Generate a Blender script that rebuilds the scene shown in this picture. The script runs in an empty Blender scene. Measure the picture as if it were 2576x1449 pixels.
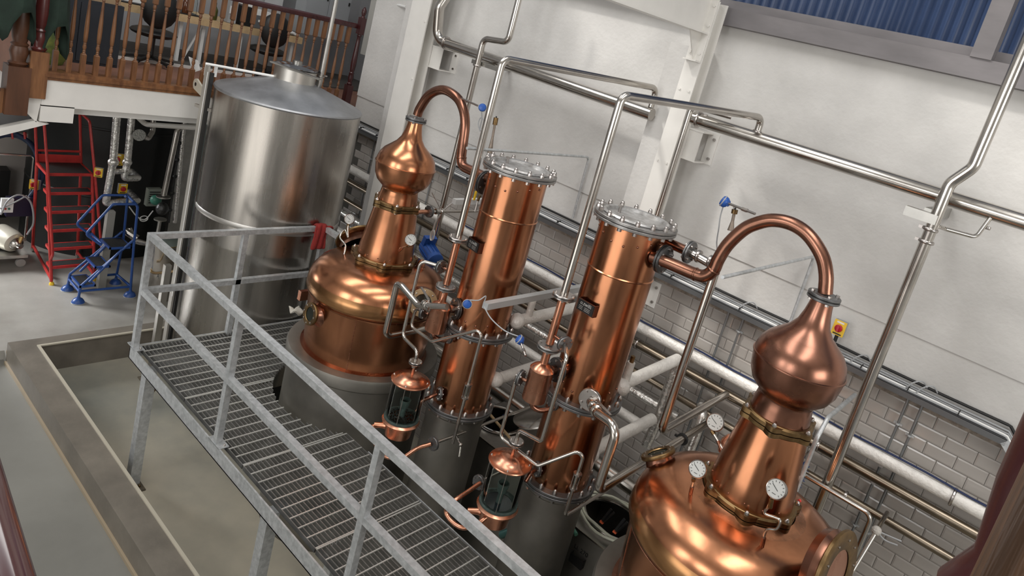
import bpy, bmesh, math, random
from mathutils import Vector, Matrix
PI = math.pi
random.seed(7)
SC = bpy.context.scene
COL = SC.collection
# ------------------------------------------------------------------ camera
CAMZ = 4.7                       # eye height above the main floor
FPX, PPX, PPY = 1739.3, 1395.4, 505.3      # focal length and principal point in pixels of a 2576 x 1449 frame
def _rot(a, b, c):
    ca, sa, cb, sb, cc, sc = math.cos(a), math.sin(a), math.cos(b), math.sin(b), math.cos(c), math.sin(c)
    yaw = Matrix(((ca, -sa, 0), (sa, ca, 0), (0, 0, 1)))
    ax = Matrix(((1, 0, 0), (0, 0, -1), (0, 1, 0)))
    pit = Matrix(((1, 0, 0), (0, cb, -sb), (0, sb, cb)))
    rol = Matrix(((cc, -sc, 0), (sc, cc, 0), (0, 0, 1)))
    return rol @ pit @ ax @ yaw
RM = _rot(-.628548551, .215991822, .272788913)
cam = bpy.data.cameras.new('camera'); co = bpy.data.objects.new('camera', cam); COL.objects.link(co)
r0, r1, r2 = RM[0], -RM[1], -RM[2]
co.matrix_world = Matrix(((r0[0], r1[0], r2[0], 0), (r0[1], r1[1], r2[1], 0), (r0[2], r1[2], r2[2], CAMZ), (0, 0, 0, 1)))
cam.sensor_width = 36; cam.sensor_fit = 'HORIZONTAL'; cam.lens = FPX / 2576 * 36
cam.shift_x = (1288 - PPX) / 2576; cam.shift_y = (PPY - 724.5) / 2576
cam.clip_start = .02; cam.clip_end = 200
SC.camera = co
# ------------------------------------------------------------------ world, light, exposure
SC.view_settings.view_transform = 'Standard'; SC.view_settings.look = 'None'
SC.view_settings.gamma = 1; SC.view_settings.use_curve_mapping = False
SC.view_settings.exposure = 0.0
W = bpy.data.worlds.new('sky'); SC.world = W; W.use_nodes = True
bg = W.node_tree.nodes['Background']; bg.inputs[0].default_value = (.80, .88, 1, 1); bg.inputs[1].default_value = 1.0
def area(name, loc, rot, sx, sy, power, col=(1, 1, 1)):
    l = bpy.data.lights.new(name, 'AREA'); l.shape = 'RECTANGLE'; l.size = sx; l.size_y = sy; l.energy = power; l.color = col
    o = bpy.data.objects.new(name, l); COL.objects.link(o); o.location = loc; o.rotation_euler = rot; return o
# assumed and unseen: three rooflights in the ceiling, tall windows in the rear wall
for x, e in ((-6.6, 100), (-3.1, 98), (.4, 125)): area('assumed_rooflight', (x, 1.6, 8.6), (0, 0, 0), 1.4, 4.2, e, (1, .97, .93))
for x in (-4.4, -1.2): area('assumed_window_light', (x, -3.9, 5.0), (math.radians(90), 0, 0), 1.9, 2.6, 85, (1, .98, .95))
dl = area('added_low_light', (-11.8, .6, 2.2), (0, 0, 0), 1.2, 1.6, 52, (.97, .98, 1)); dl.rotation_euler = (Vector((-11.8, .6, 2.2)) - Vector((-8.9, 2.7, 0))).to_track_quat('Z', 'Y').to_euler(); dl.data.spread = math.radians(75)  # added light at the far left for an assumed doorway; none is built
area('added_low_light', (-3.0, -3.85, 1.3), (math.radians(90), 0, 0), 5.0, 2.0, 70, (1, .97, .93))  # added wide low area light in front of the closed lower rear wall
area('assumed_side_light', (5.8, 1.6, 5.2), (0, math.radians(90), 0), 2.4, 3.6, 190, (1, .98, .95))  # assumed light from the right, added in front of a solid, windowless wall
sl = bpy.data.lights.new('sun', 'SUN'); sl.energy = 1.6; sl.angle = math.radians(4); sl.color = (1, .96, .90)
so = bpy.data.objects.new('sun', sl); COL.objects.link(so)
so.rotation_euler = Vector((-.60, -.55, .80)).to_track_quat('Z', 'Y').to_euler()
# ------------------------------------------------------------------ pixel -> point on a known plane
def ray(x, y):
    d = RM.transposed() @ Vector(((x - PPX) / FPX, (y - PPY) / FPX, 1)); return d
def at(x, y, X=None, Y=None, Z=None):
    d = ray(x, y)
    t = X / d[0] if X is not None else Y / d[1] if Y is not None else (Z - CAMZ) / d[2]
    return Vector((d[0] * t, d[1] * t, CAMZ + d[2] * t))
def ats(pts, Y): return [at(x, y, Y=Y) for x, y in pts]
# ------------------------------------------------------------------ materials
MATS = {}
def mat(name, col, rough=.5, metal=0, spec=.5, var=0, vscale=4, bump=0, bscale=40, col2=None, stretch=None, coat=0, rvar=0, ior=None, detail=4, seed=0):
    if name in MATS: return MATS[name]
    m = bpy.data.materials.new(name); m.use_nodes = True; N = m.node_tree.nodes; L = m.node_tree.links
    b = N['Principled BSDF']; b.inputs['Roughness'].default_value = rough; b.inputs['Metallic'].default_value = metal
    b.inputs['Specular IOR Level'].default_value = spec; b.inputs['Base Color'].default_value = (*col, 1)
    if coat: b.inputs['Coat Weight'].default_value = coat
    if var or bump or rvar:
        tc = N.new('ShaderNodeTexCoord'); src = tc.outputs['Object']
        mp = N.new('ShaderNodeMapping'); L.new(src, mp.inputs[0]); mp.inputs['Location'].default_value = (seed, seed * .7, 0)
        if stretch: mp.inputs['Scale'].default_value = stretch
    if var or rvar:
        n = N.new('ShaderNodeTexNoise'); n.inputs['Scale'].default_value = vscale; n.inputs['Detail'].default_value = detail; n.inputs['Roughness'].default_value = .6
        L.new(mp.outputs[0], n.inputs[0])
        cr = N.new('ShaderNodeValToRGB'); cr.color_ramp.elements[0].position = .32; cr.color_ramp.elements[1].position = .7
        L.new(n.outputs['Fac'], cr.inputs[0])
        if var:
            c2 = col2 or tuple(max(0, c * (1 - var)) for c in col)
            cr.color_ramp.elements[0].color = (*c2, 1); cr.color_ramp.elements[1].color = (*col, 1)
            L.new(cr.outputs[0], b.inputs['Base Color'])
        if rvar:
            mr = N.new('ShaderNodeMapRange'); mr.inputs[3].default_value = rough - rvar; mr.inputs[4].default_value = rough + rvar
            L.new(n.outputs['Fac'], mr.inputs[0]); L.new(mr.outputs[0], b.inputs['Roughness'])
    if bump:
        n2 = N.new('ShaderNodeTexNoise'); n2.inputs['Scale'].default_value = bscale; n2.inputs['Detail'].default_value = 4
        L.new(mp.outputs[0], n2.inputs[0]); bp = N.new('ShaderNodeBump'); bp.inputs['Strength'].default_value = bump; bp.inputs['Distance'].default_value = .01
        L.new(n2.outputs['Fac'], bp.inputs['Height']); L.new(bp.outputs[0], b.inputs['Normal'])
    MATS[name] = m; return m
COPPER = mat('copper_body', (.66, .295, .155), .225, 1, var=.4, vscale=3.2, col2=(.38, .165, .085), stretch=(1, 1, .40), rvar=.10, bump=.12, bscale=3.5)
COPPERD = mat('copper_dark', (.36, .175, .12), .27, 1, var=.3, vscale=3, col2=(.22, .105, .07), rvar=.08)
GOLDC = mat('golden_copper', (.62, .325, .145), .22, 1, var=.2, vscale=2.5, col2=(.52, .275, .13), rvar=.06, bump=.06, bscale=4)
PATINA = mat('patina_copper', (.64, .29, .155), .26, 1, var=.6, vscale=6, col2=(.20, .10, .06), rvar=.10)
COPPERP = mat('copper_pink', (.72, .38, .26), .27, 1, var=.2, vscale=5, col2=(.62, .27, .16), rvar=.06)
BRASS = mat('aged_brass', (.30, .195, .09), .40, 1, var=.5, vscale=9, col2=(.12, .075, .035), rvar=.1)
BRASSL = mat('bright_brass', (.72, .50, .22), .28, 1, var=.2, vscale=7)
STEEL = mat('polished_steel', (.58, .55, .51), .20, 1, var=.2, vscale=5, rvar=.06)
STEELB = mat('brushed_steel', (.50, .49, .46), .36, 1, var=.3, vscale=6, rvar=.10)
TANKM = mat('tank_steel', (.52, .49, .45), .27, 1, var=.3, vscale=2.2, stretch=(3, 3, .25), rvar=.08, bump=.05, bscale=3)
TANKTOP = mat('tank_top_steel', (.50, .51, .53), .48, 1, var=.25, vscale=4, rvar=.1)
DSTEEL = mat('stained_steel', (.30, .285, .255), .50, .85, var=.35, vscale=2.2, rvar=.12)
FLANGE = mat('flange_grey', (.22, .22, .22), .42, .8, var=.35, vscale=12)
BOLT = mat('bolt_steel', (.46, .43, .41), .28, 1)
GALV = mat('galvanised', (.66, .68, .69), .40, .5, var=.35, vscale=26, col2=(.43, .45, .46), rvar=.12, bump=.08, bscale=60)
GRATE = mat('grating_steel', (.36, .355, .34), .45, .7, var=.4, vscale=9)
RODM = mat('grating_rod', (.80, .80, .76), .4, .6)
PLASTER = mat('white_plaster', (.70, .685, .66), .75, 0, .3, var=.24, vscale=1.0, bump=.35, bscale=22, detail=6)
PAINTW = mat('white_paint', (.76, .74, .70), .42, 0, .5, var=.06, vscale=5)
PAINTWALL = mat('white_wall_paint', (.74, .73, .70), .7, 0, .3)
TILE = mat('glazed_tile', (.44, .41, .38), .15, 0, .6, var=.14, vscale=1.3)
GROUT = mat('dark_grout', (.10, .095, .085), .9)
CONC = mat('concrete_floor', (.44, .425, .39), .40, 0, .5, var=.30, vscale=1.1, rvar=.12, detail=8, col2=(.27, .255, .225), bump=.1, bscale=30)
FLOORF = mat('resin_floor', (.25, .245, .22), .40, 0, .5, var=.25, vscale=.8, rvar=.10, detail=6, bump=.05, bscale=40)
BUND = mat('bund_concrete', (.215, .19, .155), .5, 0, .5, var=.35, vscale=3, detail=8, bump=.2, bscale=20)
PIT = mat('pit_floor', (.50, .45, .35), .36, 0, .5, var=.35, vscale=.55, col2=(.21, .215, .19), detail=6, rvar=.1)
BLUEM = mat('blue_motor_paint', (.02, .09, .36), .35, 0, .5)
BLUEP = mat('blue_frame_paint', (.02, .07, .26), .35)
REDP = mat('red_frame_paint', (.52, .035, .03), .38, var=.3, vscale=12)
REDC = mat('red_cloth', (.33, .03, .025), .9, var=.3, vscale=30, bump=.4, bscale=200)
YEL = mat('yellow_plastic', (.85, .55, .03), .4)
BLACK = mat('black_plastic', (.012, .012, .012), .45)
BLACKT = mat('black_tank', (.010, .011, .010), .45, var=.4, vscale=3)
WHITEP = mat('white_plastic', (.8, .8, .78), .4)
GREYP = mat('grey_plastic', (.35, .36, .37), .45)
FOIL = mat('foil_wrap', (.86, .84, .80), .28, .85, var=.25, vscale=14, bump=.9, bscale=26, rvar=.12)
LAG = mat('lagging_paint', (.88, .85, .80), .45, .15, var=.15, vscale=14, bump=.7, bscale=40)
MAHOG = mat('mahogany', (.055, .011, .012), .25, 0, .6, var=.4, vscale=10, stretch=(1, 1, .2))
PINE = mat('stained_pine', (.26, .118, .048), .38, 0, .5, var=.5, vscale=14, stretch=(1, 1, .15), col2=(.10, .04, .017))
DWOOD = mat('dark_wood', (.12, .05, .025), .4, 0, .5, var=.5, vscale=10, stretch=(1, 1, .2))
PLY = mat('plywood', (.62, .44, .24), .55, var=.3, vscale=8)
BLUECOR = mat('blue_sheet', (.045, .075, .16), .35, 0, .5, var=.2, vscale=3)
TIMBERG = mat('painted_timber', (.22, .205, .21), .7, var=.3, vscale=5, stretch=(.3, 1, 1))
DARKCAB = mat('dark_cabinet', (.018, .022, .030), .6)
DIAL = mat('dial_white', (.45, .45, .43), .5)
GLASSM = bpy.data.materials.new('clear_glass'); GLASSM.use_nodes = True
_n = GLASSM.node_tree.nodes; _l = GLASSM.node_tree.links
_n.remove(_n['Principled BSDF']); _t = _n.new('ShaderNodeBsdfTransparent'); _t.inputs[0].default_value = (.95, .98, .97, 1); _g = _n.new('ShaderNodeBsdfGlossy'); _g.inputs['Roughness'].default_value = .04
_f = _n.new('ShaderNodeLayerWeight'); _f.inputs[0].default_value = .12; _m = _n.new('ShaderNodeMixShader'); _l.new(_f.outputs['Fresnel'], _m.inputs[0]); _l.new(_t.outputs[0], _m.inputs[1]); _l.new(_g.outputs[0], _m.inputs[2]); _l.new(_m.outputs[0], _n['Material Output'].inputs[0])
# ------------------------------------------------------------------ mesh building
class MB:
    def __init__(s): s.v = []; s.f = []; s.m = []; s.mi = 0
    def add(s, vs, fs):
        o = len(s.v); s.v += [tuple(v) for v in vs]; s.f += [tuple(i + o for i in f) for f in fs]; s.m += [s.mi] * len(fs); return s
    def box(s, c, d, R=None):
        c = Vector(c); hx, hy, hz = d[0] / 2, d[1] / 2, d[2] / 2
        vs = [Vector((x, y, z)) for x in (-hx, hx) for y in (-hy, hy) for z in (-hz, hz)]
        if R is not None: vs = [R @ v for v in vs]
        return s.add([c + v for v in vs], [(0, 1, 3, 2), (4, 6, 7, 5), (0, 4, 5, 1), (2, 3, 7, 6), (0, 2, 6, 4), (1, 5, 7, 3)])
    def bb(s, lo, hi): return s.box([(a + b) / 2 for a, b in zip(lo, hi)], [abs(b - a) for a, b in zip(lo, hi)])
    def bar(s, p0, p1, w, h, up=(0, 0, 1)):
        p0, p1 = Vector(p0), Vector(p1); d = (p1 - p0); L = d.length; d.normalize(); u = Vector(up)
        sd = d.cross(u)
        if sd.length < 1e-4: sd = d.cross(Vector((1, 0, 0)))
        sd.normalize(); u = sd.cross(d)
        R = Matrix((d, sd, u)).transposed(); return s.box((p0 + p1) / 2, (L, w, h), R)
    def lathe(s, prof, c=(0, 0, 0), ax=(0, 0, 1), n=24, cap=True):
        c = Vector(c); q = Vector(ax).normalized().to_track_quat('Z', 'Y'); vs = []; fs = []
        for r, z in prof:
            for i in range(n):
                a = 2 * PI * i / n; vs.append(c + q @ Vector((r * math.cos(a), r * math.sin(a), z)))
        for k in range(len(prof) - 1):
            for i in range(n):
                j = (i + 1) % n; fs.append((k * n + i, k * n + j, (k + 1) * n + j, (k + 1) * n + i))
        if cap:
            if prof[0][0] > 1e-5: fs.append(tuple(range(n - 1, -1, -1)))
            if prof[-1][0] > 1e-5: o = (len(prof) - 1) * n; fs.append(tuple(o + i for i in range(n)))
        return s.add(vs, fs)
    def cyl(s, p0, p1, r, n=16, r2=None):
        p0, p1 = Vector(p0), Vector(p1); return s.lathe([(r, 0), (r if r2 is None else r2, (p1 - p0).length)], p0, p1 - p0, n)
    def tube(s, pts, r, n=12, cap=True):
        pts = [Vector(p) for p in pts]; T = []
        for i in range(len(pts)):
            a = pts[max(0, i - 1)]; b = pts[min(len(pts) - 1, i + 1)]; T.append((b - a).normalized())
        u = T[0].orthogonal().normalized(); vs = []; fs = []
        rr = r if isinstance(r, (list, tuple)) else [r] * len(pts)
        for i, p in enumerate(pts):
            if i: u = (T[i - 1].rotation_difference(T[i]) @ u); u = (u - T[i] * u.dot(T[i])).normalized()
            w = T[i].cross(u)
            for k in range(n):
                a = 2 * PI * k / n; vs.append(p + (u * math.cos(a) + w * math.sin(a)) * rr[i])
        for i in range(len(pts) - 1):
            for k in range(n):
                j = (k + 1) % n; fs.append((i * n + k, i * n + j, (i + 1) * n + j, (i + 1) * n + k))
        if cap: fs.append(tuple(range(n - 1, -1, -1))); o = (len(pts) - 1) * n; fs.append(tuple(o + k for k in range(n)))
        return s.add(vs, fs)
    def sphere(s, c, r, n=12, m=8, sc=(1, 1, 1)):
        prof = [(max(1e-6, math.sin(PI * k / m)), -math.cos(PI * k / m)) for k in range(m + 1)]
        o = len(s.v); s.lathe(prof, (0, 0, 0), (0, 0, 1), n, False)
        for i in range(o, len(s.v)): x, y, z = s.v[i]; s.v[i] = (c[0] + x * r * sc[0], c[1] + y * r * sc[1], c[2] + z * r * sc[2])
        return s
    def prism(s, poly, z0, z1, Mx=None):
        n = len(poly); vs = [Vector((x, y, z0)) for x, y in poly] + [Vector((x, y, z1)) for x, y in poly]
        if Mx is not None: vs = [Mx @ v for v in vs]
        return s.add(vs, [tuple(range(n - 1, -1, -1)), tuple(range(n, 2 * n))] + [(i, (i + 1) % n, n + (i + 1) % n, n + i) for i in range(n)])
    def build(s, name, mats, parent=None, smooth=True, ang=38, kind=None, label=None):
        me = bpy.data.meshes.new(name); me.from_pydata(s.v, [], s.f)
        for m in (mats if isinstance(mats, (list, tuple)) else [mats]): me.materials.append(m)
        if any(s.m): me.polygons.foreach_set('material_index', s.m)
        bm = bmesh.new(); bm.from_mesh(me); bmesh.ops.remove_doubles(bm, verts=bm.verts, dist=1e-6); bmesh.ops.recalc_face_normals(bm, faces=bm.faces); bm.to_mesh(me); bm.free()
        if smooth: me.shade_smooth(); me.set_sharp_from_angle(angle=math.radians(ang))
        o = bpy.data.objects.new(name, me); COL.objects.link(o); setpar(o, parent)
        if kind: o['kind'] = kind
        if label: o['label'] = label
        return o
WM = {}
def setpar(o, parent, M=None):
    M = M or Matrix.Identity(4); WM[o.name] = M
    if parent is not None: o.parent = parent; o.matrix_parent_inverse = WM[parent.name].inverted()
    if M != Matrix.Identity(4): o.matrix_world = M
def tag(o, label, cat, group=None, kind=None):
    o['label'] = label; o['category'] = cat
    if group: o['group'] = group
    if kind: o['kind'] = kind
    return o
def thing(name, label, cat, loc=(0, 0, 0), group=None):
    o = bpy.data.objects.new(name, None); COL.objects.link(o); o.empty_display_size = .1; o.location = loc
    WM[o.name] = Matrix.Translation(Vector(loc)); return tag(o, label, cat, group)
def dup(root, mv, rot=0, label=None):
    """copy a thing with its parts and sub-parts"""
    c = root.copy(); COL.objects.link(c); c.location = Vector(root.location) + Vector(mv); c.rotation_euler = (0, 0, rot)
    if label: c['label'] = label
    for ch in root.children:
        d = ch.copy(); COL.objects.link(d); d.parent = c
        for g in ch.children: e = g.copy(); COL.objects.link(e); e.parent = d
    return c
def struct(name, mb, m, **k): o = mb.build(name, m, **k); o['kind'] = 'structure'; return o
def fillet(pts, rb, n=6):
    pts = [Vector(p) for p in pts]; out = [pts[0]]
    for i in range(1, len(pts) - 1):
        a, b, c = pts[i - 1], pts[i], pts[i + 1]; u = (a - b); v = (c - b); lu, lv = u.length, v.length; u.normalize(); v.normalize()
        ang = u.angle(v); 
        if ang > 3.0: out.append(b); continue
        d = min(rb / math.tan(ang / 2), lu * .48, lv * .48); R = d * math.tan(ang / 2)
        p0, p1 = b + u * d, b + v * d; cen = b + (u + v).normalized() * (R / math.sin(ang / 2))
        e0, e1 = p0 - cen, p1 - cen; tot = e0.angle(e1); axis = e0.cross(e1).normalized()
        for k in range(n + 1): out.append(cen + Matrix.Rotation(tot * k / n, 3, axis) @ e0)
    out.append(pts[-1]); return out
def spline(pts, n=5):
    P = [Vector(p) for p in pts]; P = [P[0] * 2 - P[1]] + P + [P[-1] * 2 - P[-2]]; out = []
    for i in range(1, len(P) - 2):
        for k in range(n):
            t = k / n; a, b, c, d = P[i - 1:i + 3]
            out.append(.5 * ((2 * b) + (c - a) * t + (2 * a - 5 * b + 4 * c - d) * t * t + (3 * b - a - 3 * c + d) * t ** 3))
    out.append(P[-2]); return out
def hexbolt(c, ax, r=.011, h=.014, dome=True, through=0):
    """bolt head (and, through the plate, its nut) as one turned piece"""
    b = MB(); c = Vector(c); ax = Vector(ax).normalized(); p = [(r, 0), (r, h)]
    if through: p = [(r, -through - h), (r, -through), (r * .5, -through + .001), (r * .5, -.001)] + p
    if dome: p += [(r * .8, h + r * .3), (r * .7, h + r * .75), (r * .35, h + r * 1.05), (1e-5, h + r * 1.1)]
    b.lathe(p, c, ax, 8 if dome else 6); return b
def flange(parent, c, ax, r, t=.018, gap=.004, nb=4, mat_=None, bore=0, br=.009, name='flange', ph=.4, under=True):
    """bolted pair of rings with a black gasket; bolts are its sub-parts"""
    c = Vector(c); ax = Vector(ax).normalized(); b = MB()
    b.lathe([(r * .96, -t - gap / 2), (r, -t - gap / 2 + .003), (r, -gap / 2), (r * .96, -gap / 2)], c, ax, 32)
    b.lathe([(r * .96, gap / 2), (r, gap / 2 + .001), (r, t + gap / 2 - .003), (r * .96, t + gap / 2)], c, ax, 32)
    f = b.build(name, mat_ or FLANGE, parent); g = MB(); g.lathe([(r * .93, -gap / 2), (r * .93, gap / 2)], c, ax, 24)
    sub = f if parent is None or parent.parent is None else parent
    g.build('gasket', BLACK, f if parent.parent is None else parent)
    q = ax.to_track_quat('Z', 'Y')
    for i in range(nb):
        a = 2 * PI * (i + ph) / nb; d = q @ Vector((math.cos(a), math.sin(a), 0)) * r * .78
        e = hexbolt(c + d + ax * (t + gap / 2), ax, br, br * 1.1, False, 2 * t + gap if under else 0)
        e.build('bolt', BOLT, f if parent.parent is None else parent)
    return f
def clampring(parent, c, ax, r, name='pipe_clamp', m=None):
    b = MB(); c = Vector(c); ax = Vector(ax).normalized(); b.lathe([(r * 1.22, -.010), (r * 1.32, -.005), (r * 1.32, .005), (r * 1.22, .010)], c, ax, 16)
    q = ax.to_track_quat('Z', 'Y'); b.box(c + q @ Vector((r * 1.5, 0, 0)), (r * .7, r * .4, .018), q.to_matrix())
    return b.build(name, m or BOLT, parent)
def pipe(name, label, pts, r, m=None, bend=None, cat='pipe', group=None, n=14):
    """a pipe run is one thing: a bent tube that may carry clamps and flanges"""
    b = MB(); b.tube(fillet(pts, bend or r * 3), r, n); o = b.build(name, m or STEEL); tag(o, label, cat, group); return o
# ------------------------------------------------------------------ setting
WY = 5.55          # wall plane
GX = -7.62         # front edge of the gallery
GZ = 3.24          # gallery deck top
ZP, ZC = -.20, .135   # pit floor, top of the bund kerb
PX0, PY0 = -7.96, 2.47   # inner corner of the pit
# main floor with the pit left open
b = MB(); b.bb((-14, -4, -.3), (-8.2, 2.25, 0));  b.bb((-14, 2.25, -.3), (-8.12, WY + .3, 0)); struct('floor', b, CONC)
b = MB(); b.bb((-8.2, -4, -.3), (6, 2.25, -.11)); struct('floor_front', b, FLOORF)
b = MB(); b.bb((-8.1, 2.3, -.4), (6, WY + .3, ZP)); struct('floor_pit', b, PIT)
b = MB()
b.bb((-8.12, 2.25, -.3), (6, 2.47, ZC)); b.bb((-8.12, 2.47, -.3), (PX0, WY + .2, ZC))
k = b.build('bund_wall', BUND); k['kind'] = 'structure'
b = MB(); b.bb((PX0, 2.47, ZC - .004), (6, 2.495, ZC + .012)); b.bb((PX0 - .0, 2.495, ZC - .004), (PX0 + .025, WY, ZC + .012)); b.build('edge_trim', mat('bund_edge', (.50, .46, .37), .5), k)
b = MB()
for x0, x1, y0, y1 in ((-8.1, 6, 2.232, 2.25), (-8.138, -8.12, 2.25, WY)): b.bb((x0, y0, -.11 if y0 < 2.24 else 0), (x1, y1, -.075 if y0 < 2.24 else .03))
b.build('cove_strip', mat('cove_resin', (.36, .29, .2), .45), k)
# back wall: plaster above, thin ledge line, tiles below
LED = 3.39
b = MB(); b.bb((-7.56, WY, LED), (6, WY + .3, 5.22)); b.bb((-7.56, WY + .012, 2.9), (6, WY + .3, LED)); b.bb((-12.9, WY + .012, -.3), (6, WY + .3, 2.9)); wall = struct('wall_back', b, PLASTER)
# tile field
TZ = 2.9147; TP, TH = .2024, .0997
b = MB(); b.bb((-7.56, WY + .002, ZP), (1.2, WY + .012, TZ)); b.build('grout_bed', GROUT, wall)
tmesh = None
def tile_mb(b, x0, x1, z0, z1, y=WY):
    bw = .011; d = .0048; x0 += .0016; x1 -= .0016; z0 += .0016; z1 -= .0016
    b.add([(x0, y + .004, z0), (x1, y + .004, z0), (x1, y + .004, z1), (x0, y + .004, z1), (x0, y - .001, z0), (x1, y - .001, z0), (x1, y - .001, z1), (x0, y - .001, z1),
           (x0 + bw, y - d, z0 + bw), (x1 - bw, y - d, z0 + bw), (x1 - bw, y - d, z1 - bw), (x0 + bw, y - d, z1 - bw)],
          [(0, 1, 5, 4), (1, 2, 6, 5), (2, 3, 7, 6), (3, 0, 4, 7), (4, 5, 9, 8), (5, 6, 10, 9), (6, 7, 11, 10), (7, 4, 8, 11), (8, 9, 10, 11)])
tiles = []
nr = int((TZ - ZP) / TH) + 1
for r in range(nr):
    z1 = TZ - r * TH; z0 = z1 - TH
    off = (-.2735 if r % 2 == 0 else -.174)
    for c in range(-35, 7):
        x0 = off + c * TP; tiles.append((x0, z0, r, c))
def pxof(p):
    v = RM @ (Vector(p) - Vector((0, 0, CAMZ))); return (PPX + FPX * v[0] / v[2], PPY + FPX * v[1] / v[2], v[2])
near = sorted((t for t in tiles if (lambda q: 0 < q[0] < 2500 and 300 < q[1] < 1449 and q[2] > 0)(pxof((t[0] + .1, WY, t[1])))), key=lambda t: (t[0] + .1) ** 2 + WY ** 2 + (t[1] - CAMZ) ** 2 + (0 if t[1] > 1.3 else 50))[:290]
nset = {(t[2], t[3]) for t in near}
one = MB(); tile_mb(one, 0, TP, 0, TH, 0); tp = one.build('tile', TILE, wall, smooth=False); first = True
for x0, z0, r, c in near:
    o = tp if first else tp.copy()
    if not first: COL.objects.link(o)
    first = False; o.parent = wall; o.location = (x0, WY, z0); o.rotation_euler = ((random.random() - .5) * .012, 0, 0)
b = MB()
for x0, z0, r, c in tiles:
    if (r, c) not in nset: tile_mb(b, x0, x0 + TP, z0, z0 + TH)
b.build('tile_field', TILE, wall, smooth=False, kind='stuff')
b = MB(); b.bb((-7.56, WY - .012, TZ), (6, WY + .012, 3.03)); b.build('ragged_render_band', mat('ragged_render', (.42, .36, .30), .9, var=.5, vscale=20, bump=1, bscale=60), wall)
# timber plate and blue corrugated sheet above the wall
b = MB(); b.bb((-5.2, WY - .10, 5.22), (6, WY + .25, 5.36)); o = struct('trim_1', b, TIMBERG, smooth=False)
b = MB(); b.bb((-5.2, WY + .02, 5.36), (6, WY + .25, 5.44)); struct('trim_2', b, TIMBERG, smooth=False)
b = MB(); vs = []; fs = []
n = 1200
for i in range(n + 1):
    x = -6 + 12 * i / n; d = .018 * math.sin(i * 2 * PI / 8); vs += [(x, WY + .27 + d, 5.3), (x, WY + .27 + d, 8.2)]
    if i: fs.append((2 * i - 2, 2 * i, 2 * i + 1, 2 * i - 1))
b.add(vs, fs); struct('wall_corrugated', b, BLUECOR)
# rest of the room, seen only in reflections
b = MB(); b.bb((-14, -4.3, 0), (6, -4, 3.6)); b.bb((-14, -4.3, 6.4), (6, -4, 9)); b.bb((-14, -4.3, 3.6), (-5.4, -4, 6.4)); b.bb((-3.4, -4.3, 3.6), (-2.2, -4, 6.4)); b.bb((-.2, -4.3, 3.6), (6, -4, 6.4)); struct('wall_rear', b, PAINTWALL)
b = MB(); b.bb((6, -4, 0), (6.3, WY + .3, 9)); struct('wall_right', b, PAINTWALL)
b = MB()
for x0, x1 in ((-14, -7.4), (-5.8, -3.9), (-2.3, -.4), (1.2, 6.3)): b.bb((x0, -4.3, 8.9), (x1, WY + .5, 9.0))
for x0, x1 in ((-7.4, -5.8), (-3.9, -2.3), (-.4, 1.2)): b.bb((x0, -4.3, 8.9), (x1, -.6, 9)); b.bb((x0, 3.8, 8.9), (x1, WY + .5, 9))
struct('ceiling', b, PAINTWALL)
b = MB(); b.bb((-12.9, -4, 0), (-12.6, WY + .3, 3.0)); b.bb((-12.9, -4, 2.9), (-10.35, WY, 3.0)); b.bb((-12.2, -4, 3.0), (-10.35, 7.6, 9)); b.bb((-10.4, 7.3, 2.9), (-7.2, 7.6, 9)); b.bb((-7.56, WY + .3, 2.9), (-7.26, 7.4, 9)); struct('wall_left', b, mat('grey_back_wall', (.42, .42, .43), .7, var=.12, vscale=2))
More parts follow.
